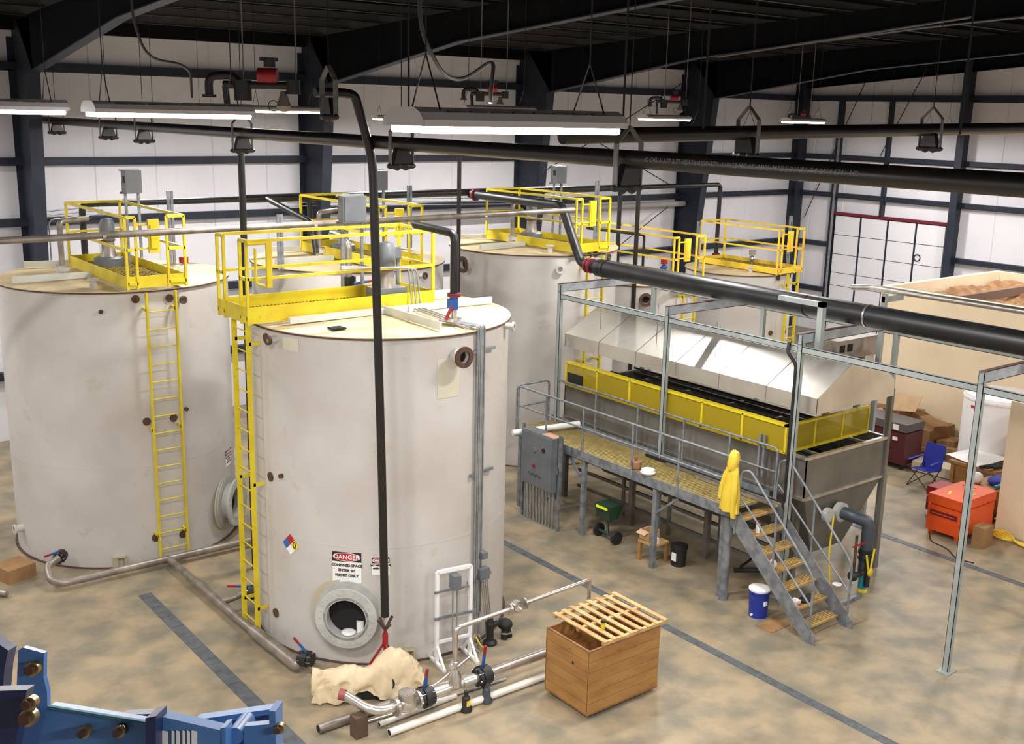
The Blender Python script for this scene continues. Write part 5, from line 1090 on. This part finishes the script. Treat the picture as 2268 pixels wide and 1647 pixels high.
# tool boxes
def jobbox(name, x0, y0, w, d, h, m, label, lidm=None, legs=.1):
    t = Thing(name, label, 'job box', (x0, y0, 0), 'steel job boxes')
    t.part('body', MB().box((x0, y0, legs), (x0+w, y0+d, h-.22)).box((x0+.04, y0+.04, h-.22), (x0+w-.0, y0+d-.04, h-.19)), m); t.part('lid', MB().box((x0-.01, y0-.01, h-.19), (x0+w+.01, y0+d+.01, h)), lidm or m)
    for x in (x0+.04, x0+w-.12):
        for y in (y0+.04, y0+d-.12): t.part('foot', MB().box((x, y, 0), (x+.08, y+.08, legs)), m if legs <= .1 else rubber)
    return t
t = jobbox('job_box', 19.28, 10.32, 1.22, .72, .84, orange, 'bright orange steel job box with yellow tape strips on its lid')
t.part('recess', MB().box((19.27, 10.40, .42), (19.285, 10.98, .52)), red_dark); t.part('handle_bar', MB().cyl((19.255, 10.45, .47), (19.255, 10.93, .47), .01), orange)
for (x, y, a) in ((19.5, 10.75, .4), (19.75, 10.48, -.2), (20.15, 10.6, .9)): t.part('tape_strip', MB().beam(V(x, y, .844), V(x+.22*math.cos(a), y+.22*math.sin(a), .844), .05, .004), tape)
t.part('name_strip', text(MB(), 'RIDGID', .09, lambda x, y: V(20.25-y, 10.75-x, .844), .001), ink)
t = jobbox('job_box', 20.25, 11.15, .55, .5, .62, mat('crimson_box', (.34, .012, .03), .45), 'low crimson tool chest behind the orange job box')
t = jobbox('job_box', 22.35, 13.55, .72, 1.5, 1.12, maroon, 'tall maroon job box on casters with a grey lid', mat('grey_lid', (.10, .085, .085), .6), .14)
t.part('sticker', MB().box((22.33, 13.75, .95), (22.345, 13.9, 1.08)), white_dec); t.part('sticker', MB().box((22.33, 13.75, .70), (22.345, 13.88, .78)), white_dec)
q = PZ(2168, 1212, 0); solo('brown_carton', MB().box((q.x-.05, q.y-.1, 0), (q.x+.28, q.y+.14, .42)), card, 'brown carton standing right of the orange job box', 'carton', q)
# camp chair
q = PZ(2045, 1075, 0)
t = Thing('camp_chair', 'blue folding camp chair with crossed legs', 'chair', tuple(q)); cx_, cy_ = q.x, q.y
t.part('seat', MB().add([(cx_-.24, cy_-.24, .42), (cx_+.24, cy_-.24, .36), (cx_+.24, cy_+.24, .36), (cx_-.24, cy_+.24, .42), (cx_-.24, cy_-.24, .41), (cx_+.24, cy_-.24, .35), (cx_+.24, cy_+.24, .35), (cx_-.24, cy_+.24, .41)], [(0, 1, 2, 3), (7, 6, 5, 4), (0, 4, 5, 1), (1, 5, 6, 2), (2, 6, 7, 3), (3, 7, 4, 0)]), navy_fab)
t.part('backrest', MB().prism([(cx_+.24, cy_-.24, .36), (cx_+.24, cy_+.24, .36), (cx_+.36, cy_+.24, .92), (cx_+.36, cy_-.24, .92)], (.015, 0, 0)), navy_fab)
for s_ in (-1, 1): t.part('arm_strap', MB().beam((cx_-.28, cy_+.28*s_, .6), (cx_+.32, cy_+.26*s_, .62), .06, .012), navy_fab)
lg = [((-.26, -.26), (.24, -.24)), ((.26, -.26), (-.24, -.24)), ((-.26, .26), (.24, .24)), ((.26, .26), (-.24, .24)), ((-.26, -.26), (-.24, .24)), ((-.26, .26), (-.24, -.24))]
for a_, b_ in lg: t.part('leg', MB().cyl((cx_+a_[0], cy_+a_[1], .0), (cx_+b_[0], cy_+b_[1], .42), .01, n=6), ink)
# work bench area
q = PZ(2120, 1075, 0)
k0_ = set(bpy.data.objects)
t = Thing('work_bench', 'brown wooden bench loaded with parts behind the camp chair', 'bench', (22.2, 11.9, 0))
t.part('top', MB().box((21.7, 11.2, .70), (22.9, 12.6, .76)), wood); t.part('shelf', MB().box((21.75, 11.25, .15), (22.85, 12.55, .2)), wood)
for (x, y) in ((21.75, 11.25), (22.8, 11.25), (21.75, 12.5), (22.8, 12.5)): t.part('leg', MB().box((x-.04, y-.04, 0), (x+.04, y+.04, .70)), wood)
t.part('back_panel', MB().box((21.74, 12.0, .2), (21.77, 12.56, .70)), wood)
solo('paper_sheet', MB().add([(21.7, 11.9, .77), (22.8, 11.8, .80), (22.9, 12.7, .78), (21.9, 12.8, .80), (22.3, 12.3, .86)], [(0, 1, 4), (1, 2, 4), (2, 3, 4), (3, 0, 4)]), white_p, 'large sheet of white paper draped on the wooden bench', 'paper', (22.2, 12.3, .78))
for k, (y, l) in enumerate(((11.85, 'nearest the paper sheet'), (11.7, 'in the middle of the bench'), (11.55, 'at the right of the bench'))): solo('black_tube', MB().cyl((21.65, y, .80+.03*k), (22.8, y-.35, .82+.02*k), .035, n=10), rubber, 'black tube lying on the wooden bench, '+l, 'tube', (22, y, .8))
for o_ in set(bpy.data.objects)-k0_:
    if o_.parent is None: o_.location += V(.15, -.45, 0)
t = Thing('timber_box', 'orange brown timber box full of parts left of the near beige wall', 'box', (21.0, 10.75, 0)); t.part('body', MB().box((20.95, 10.5, .05), (22.0, 11.15, .68)), wood); t.part('note', MB().box((20.935, 10.62, .38), (20.95, 10.85, .54)), white_dec)
solo('blue_tarp', MB().ball((21.5, 10.75, .74), .28, (1.3, .8, .35)), navy_fab, 'crumpled blue tarp on the timber box', 'tarp', (21.5, 10.7, .7))
solo('teal_pipe_offcut', MB().cyl((21.0, 10.62, .73), (21.9, 10.5, .74), .035, n=12), teal, 'turquoise pipe offcut lying on the timber box', 'pipe', (21.4, 10.5, .7))
solo('white_plastic_bag', MB().ball((21.05, 11.05, .80), .16, (1, .8, .8)), mat('bag_print', (.85, .82, .82), .5, 0, (.6, .05, .08), 5, 2, .58, .62), 'white plastic bag with red print at the corner of the timber box', 'bag', (21, 11, .7))
# rubbish heap: flattened boxes and insulation offcuts
def slab(x, y, z, w, d, h, rz, tilt, m, label, cat='cardboard', name='flattened_box'):
    mb = MB().box((-w/2, -d/2, 0), (w/2, d/2, h)); R_ = Matrix.Rotation(rz, 3, 'Z') @ Matrix.Rotation(tilt, 3, 'Y')
    mb.v = [tuple(R_ @ V(v)+V(x, y, z)) for v in mb.v]; solo(name, mb, m, label, cat, (x, y, z))
def pbeam(p, q, X0_, X1_, w, h, m, label, cat='cardboard', name='flattened_box'):
    a = PX(p[0], p[1], X0_); b = PX(q[0], q[1], X1_); solo(name, MB().beam(a, b, w, h), m, label, cat, a)
solo('brown_box', MB().box((23.95, 13.9, 0), (25.1, 15.4, .62)), card, 'brown box at the base of the rubbish heap behind the maroon job box', 'box', (24.5, 14.6, 0))
solo('brown_box', MB().box((24.0, 12.9, 0), (25.1, 13.85, .30)), card, 'low brown box at the base of the rubbish heap by the wall', 'box', (24.5, 13.3, 0))
pbeam((1925, 900), (2035, 915), 24.75, 24.65, .5, .14, insul, 'long brown insulation batt lying across the top of the rubbish heap', 'insulation', 'insulation_batt')
pbeam((1932, 925), (2050, 935), 24.6, 24.5, .6, .12, insul, 'second brown insulation batt just under the long one', 'insulation', 'insulation_batt')
pbeam((2028, 912), (2080, 950), 24.6, 24.3, .35, .15, card, 'long brown box leaning down the right side of the heap', 'box')
pbeam((1935, 905), (1985, 950), 24.2, 24.0, .5, .03, card_pale, 'pale flattened box lying on the left of the heap')
pbeam((2024, 968), (2128, 982), 24.5, 24.5, .6, .16, insul, 'wide brown insulation batt low at the right of the heap', 'insulation', 'insulation_batt')
pbeam((2035, 990), (2095, 1000), 24.0, 24.1, .35, .10, card, 'crushed brown box at the foot of the heap')
a_ = PX(1975, 908, 24.15); b_ = PX(2027, 912, 24.15); solo('flattened_box', MB().prism([a_, b_, b_+V(.25, 0, .36), a_+V(.25, 0, .38)], (.02, 0, 0)), card_pale, 'pale upright cardboard sheet on top of the rubbish heap', 'cardboard', a_)
solo('plastic_wrap', MB().ball(tuple(PX(2060, 948, 24.4)), .20, (1, 1.2, .5)), mat('clear_grey_wrap', (.45, .48, .52), .2), 'crumpled grey plastic wrap on the heap', 'plastic', (23.7, 13.7, .6))
slab(22.9, 12.95, .02, .5, 1.1, .22, .1, 0, mat('pale_beam', (.75, .66, .5), .6), 'pale foam block on the floor between the maroon box and the chair', 'block', 'foam_block')
solo('wall_socket', MB().box((25.1, 12.98, 1.15), (25.2, 13.1, 1.38)), conduit, 'small grey switch box on the beige wall left of the white round tank', 'switch box', (25.1, 13, 1.2))
t = Thing('yellow_hose', 'loose pile of yellow hose on the floor by the near beige wall', 'hose', (20.2, 9.9, 0))
for k in range(5): t.part('hose', MB().tube([(20.45-.05*k, 10.3-.03*k, .03+.02*k), (20.1+.06*k, 10.0-.03*k, .03+.03*k), (20.28-.04*k, 9.6, .04), (20.0+.05*k, 9.1-.1*k, .03)], .022, .2, 8), tape)
cord([(19.3, 10.95, .03), (18.9, 10.7, .012), (18.85, 10.3, .012), (18.5, 9.9, .012), (18.6, 9.6, .012)], .01, 'thin dark cord trailing from the orange job box', rubber)
t = Thing('hose_tangle', 'dark tangle of cords behind the orange job box', 'cord', (20.9, 10.35, 0))
for k in range(6): a = k*1.05; t.part('cord', MB().tube([(20.85+.15*math.cos(a), 10.38+.1*math.sin(a), .03+.05*k), (20.95+.1*math.cos(a+2), 10.35, .1+.05*k), (20.85+.2*math.cos(a+4), 10.36+.1*math.sin(a+3), .03+.04*k)], .018, .1, 6), rubber if k % 3 else tape)
# stainless vertical cabinet behind hood
t = Thing('wall_heater', 'grey metal unit with oval openings behind the hood', 'heater', (18.0, 14.0, 2.6))
a_ = PY(1855, 770, 12.6); b__ = PY(1925, 790, 12.6)
t.part('housing', MB().box((a_.x, 12.6, a_.z-.28), (b__.x+.25, 13.6, a_.z+.12)), steel_pipe)
for k in range(2): t.part('opening', MB().box((a_.x+.08+k*.25, 12.59, a_.z-.12), (a_.x+.24+k*.25, 12.6, a_.z+.03)), dark_in)
t.part('stand', MB().box((a_.x+.1, 12.8, 0), (a_.x+.2, 12.9, a_.z-.28)).box((b__.x+.05, 12.8, 0), (b__.x+.15, 12.9, a_.z-.28)), tank_steel)
# left edge things
slab(4.1, 19.0, .0, .5, .5, .25, .3, 0, card, 'brown carton on the floor at the left edge', 'carton', 'brown_carton')
q = PZ(15, 1315, .06); solo('loose_pipe', MB().cyl(q, q+V(-.6, .9, 0), .05, n=14), steel_pipe, 'open ended steel pipe cut by the left edge', 'pipe', q)

# ------------------------------------------------------------------ blue lift in the foreground corner
t = Thing('blue_lift_arm', 'glossy blue bolted lift machinery in the bottom left corner', 'lift machinery', tuple(PD(60, 1600, 3.0)))
fwd = _f.normalized()
def plate(poly, dist, th, m, name='plate', parent=None):
    a = [PD(x, y, dist) for x, y in poly]; return t.part(name, MB().prism(a, fwd*th*.4), m, parent=parent)
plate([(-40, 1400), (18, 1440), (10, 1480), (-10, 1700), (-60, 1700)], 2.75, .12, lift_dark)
plate([(40, 1440), (50, 1433), (97, 1446), (96, 1500), (104, 1530), (107, 1700), (30, 1700)], 2.6, .05, lift_blue, 'upright_plate')
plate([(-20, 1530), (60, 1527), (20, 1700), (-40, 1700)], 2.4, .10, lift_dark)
plate([(104, 1567), (328, 1603), (330, 1760), (60, 1760)], 2.5, .12, lift_blue, 'side_plate')
plate([(104, 1563), (328, 1599), (328, 1604), (104, 1568)], 2.49, .03, mat('teal_edge', (.03, .16, .22), .6), 'edge_trim')
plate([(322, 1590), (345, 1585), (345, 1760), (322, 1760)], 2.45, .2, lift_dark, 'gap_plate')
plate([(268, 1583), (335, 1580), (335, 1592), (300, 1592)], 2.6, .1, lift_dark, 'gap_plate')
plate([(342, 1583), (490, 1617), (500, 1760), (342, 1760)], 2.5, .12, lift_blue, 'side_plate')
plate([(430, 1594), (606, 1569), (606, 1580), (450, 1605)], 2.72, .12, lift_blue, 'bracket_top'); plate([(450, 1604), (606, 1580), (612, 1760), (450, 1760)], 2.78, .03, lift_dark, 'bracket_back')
plate([(596, 1573), (610, 1575), (613, 1760), (598, 1760)], 2.55, .2, lift_blue, 'bracket_side'); plate([(540, 1608), (598, 1603), (600, 1760), (540, 1760)], 2.55, .08, lift_blue, 'bracket_block'); plate([(488, 1612), (500, 1610), (500, 1760), (486, 1760)], 2.5, .15, lift_blue, 'bracket_rib')
t.part('pin', MB().cyl(PD(520, 1630, 2.55), PD(520, 1630, 2.55)+fwd*.12, .02, n=16), lift_blue)
for (x, y, d_, r_) in ((68, 1482, 2.58, .018), (62, 1558, 2.38, .016), (58, 1590, 2.38, .02), (184, 1622, 2.48, .014), (262, 1620, 2.48, .014), (616, 1614, 2.55, .012)):
    p = PD(x, y, d_); o_ = t.part('bolt', MB().cyl(p-fwd*.015, p+fwd*.03, r_*.7, n=6), rust); t.part('washer', MB().cyl(p-fwd*.003+_r*.003, p+fwd*.02+_r*.003, r_*.95, n=16), brass, parent=o_)
wl = MB()
for (x0_, x1_) in ((355, 372), (380, 386), (390, 398), (404, 410), (414, 420), (424, 436)): wl.prism([PD(x0_, 1617, 2.495), PD(x1_, 1620, 2.495), PD(x1_, 1700, 2.495), PD(x0_, 1700, 2.495)], fwd*.003)
t.part('white_marking', wl, white_dec)
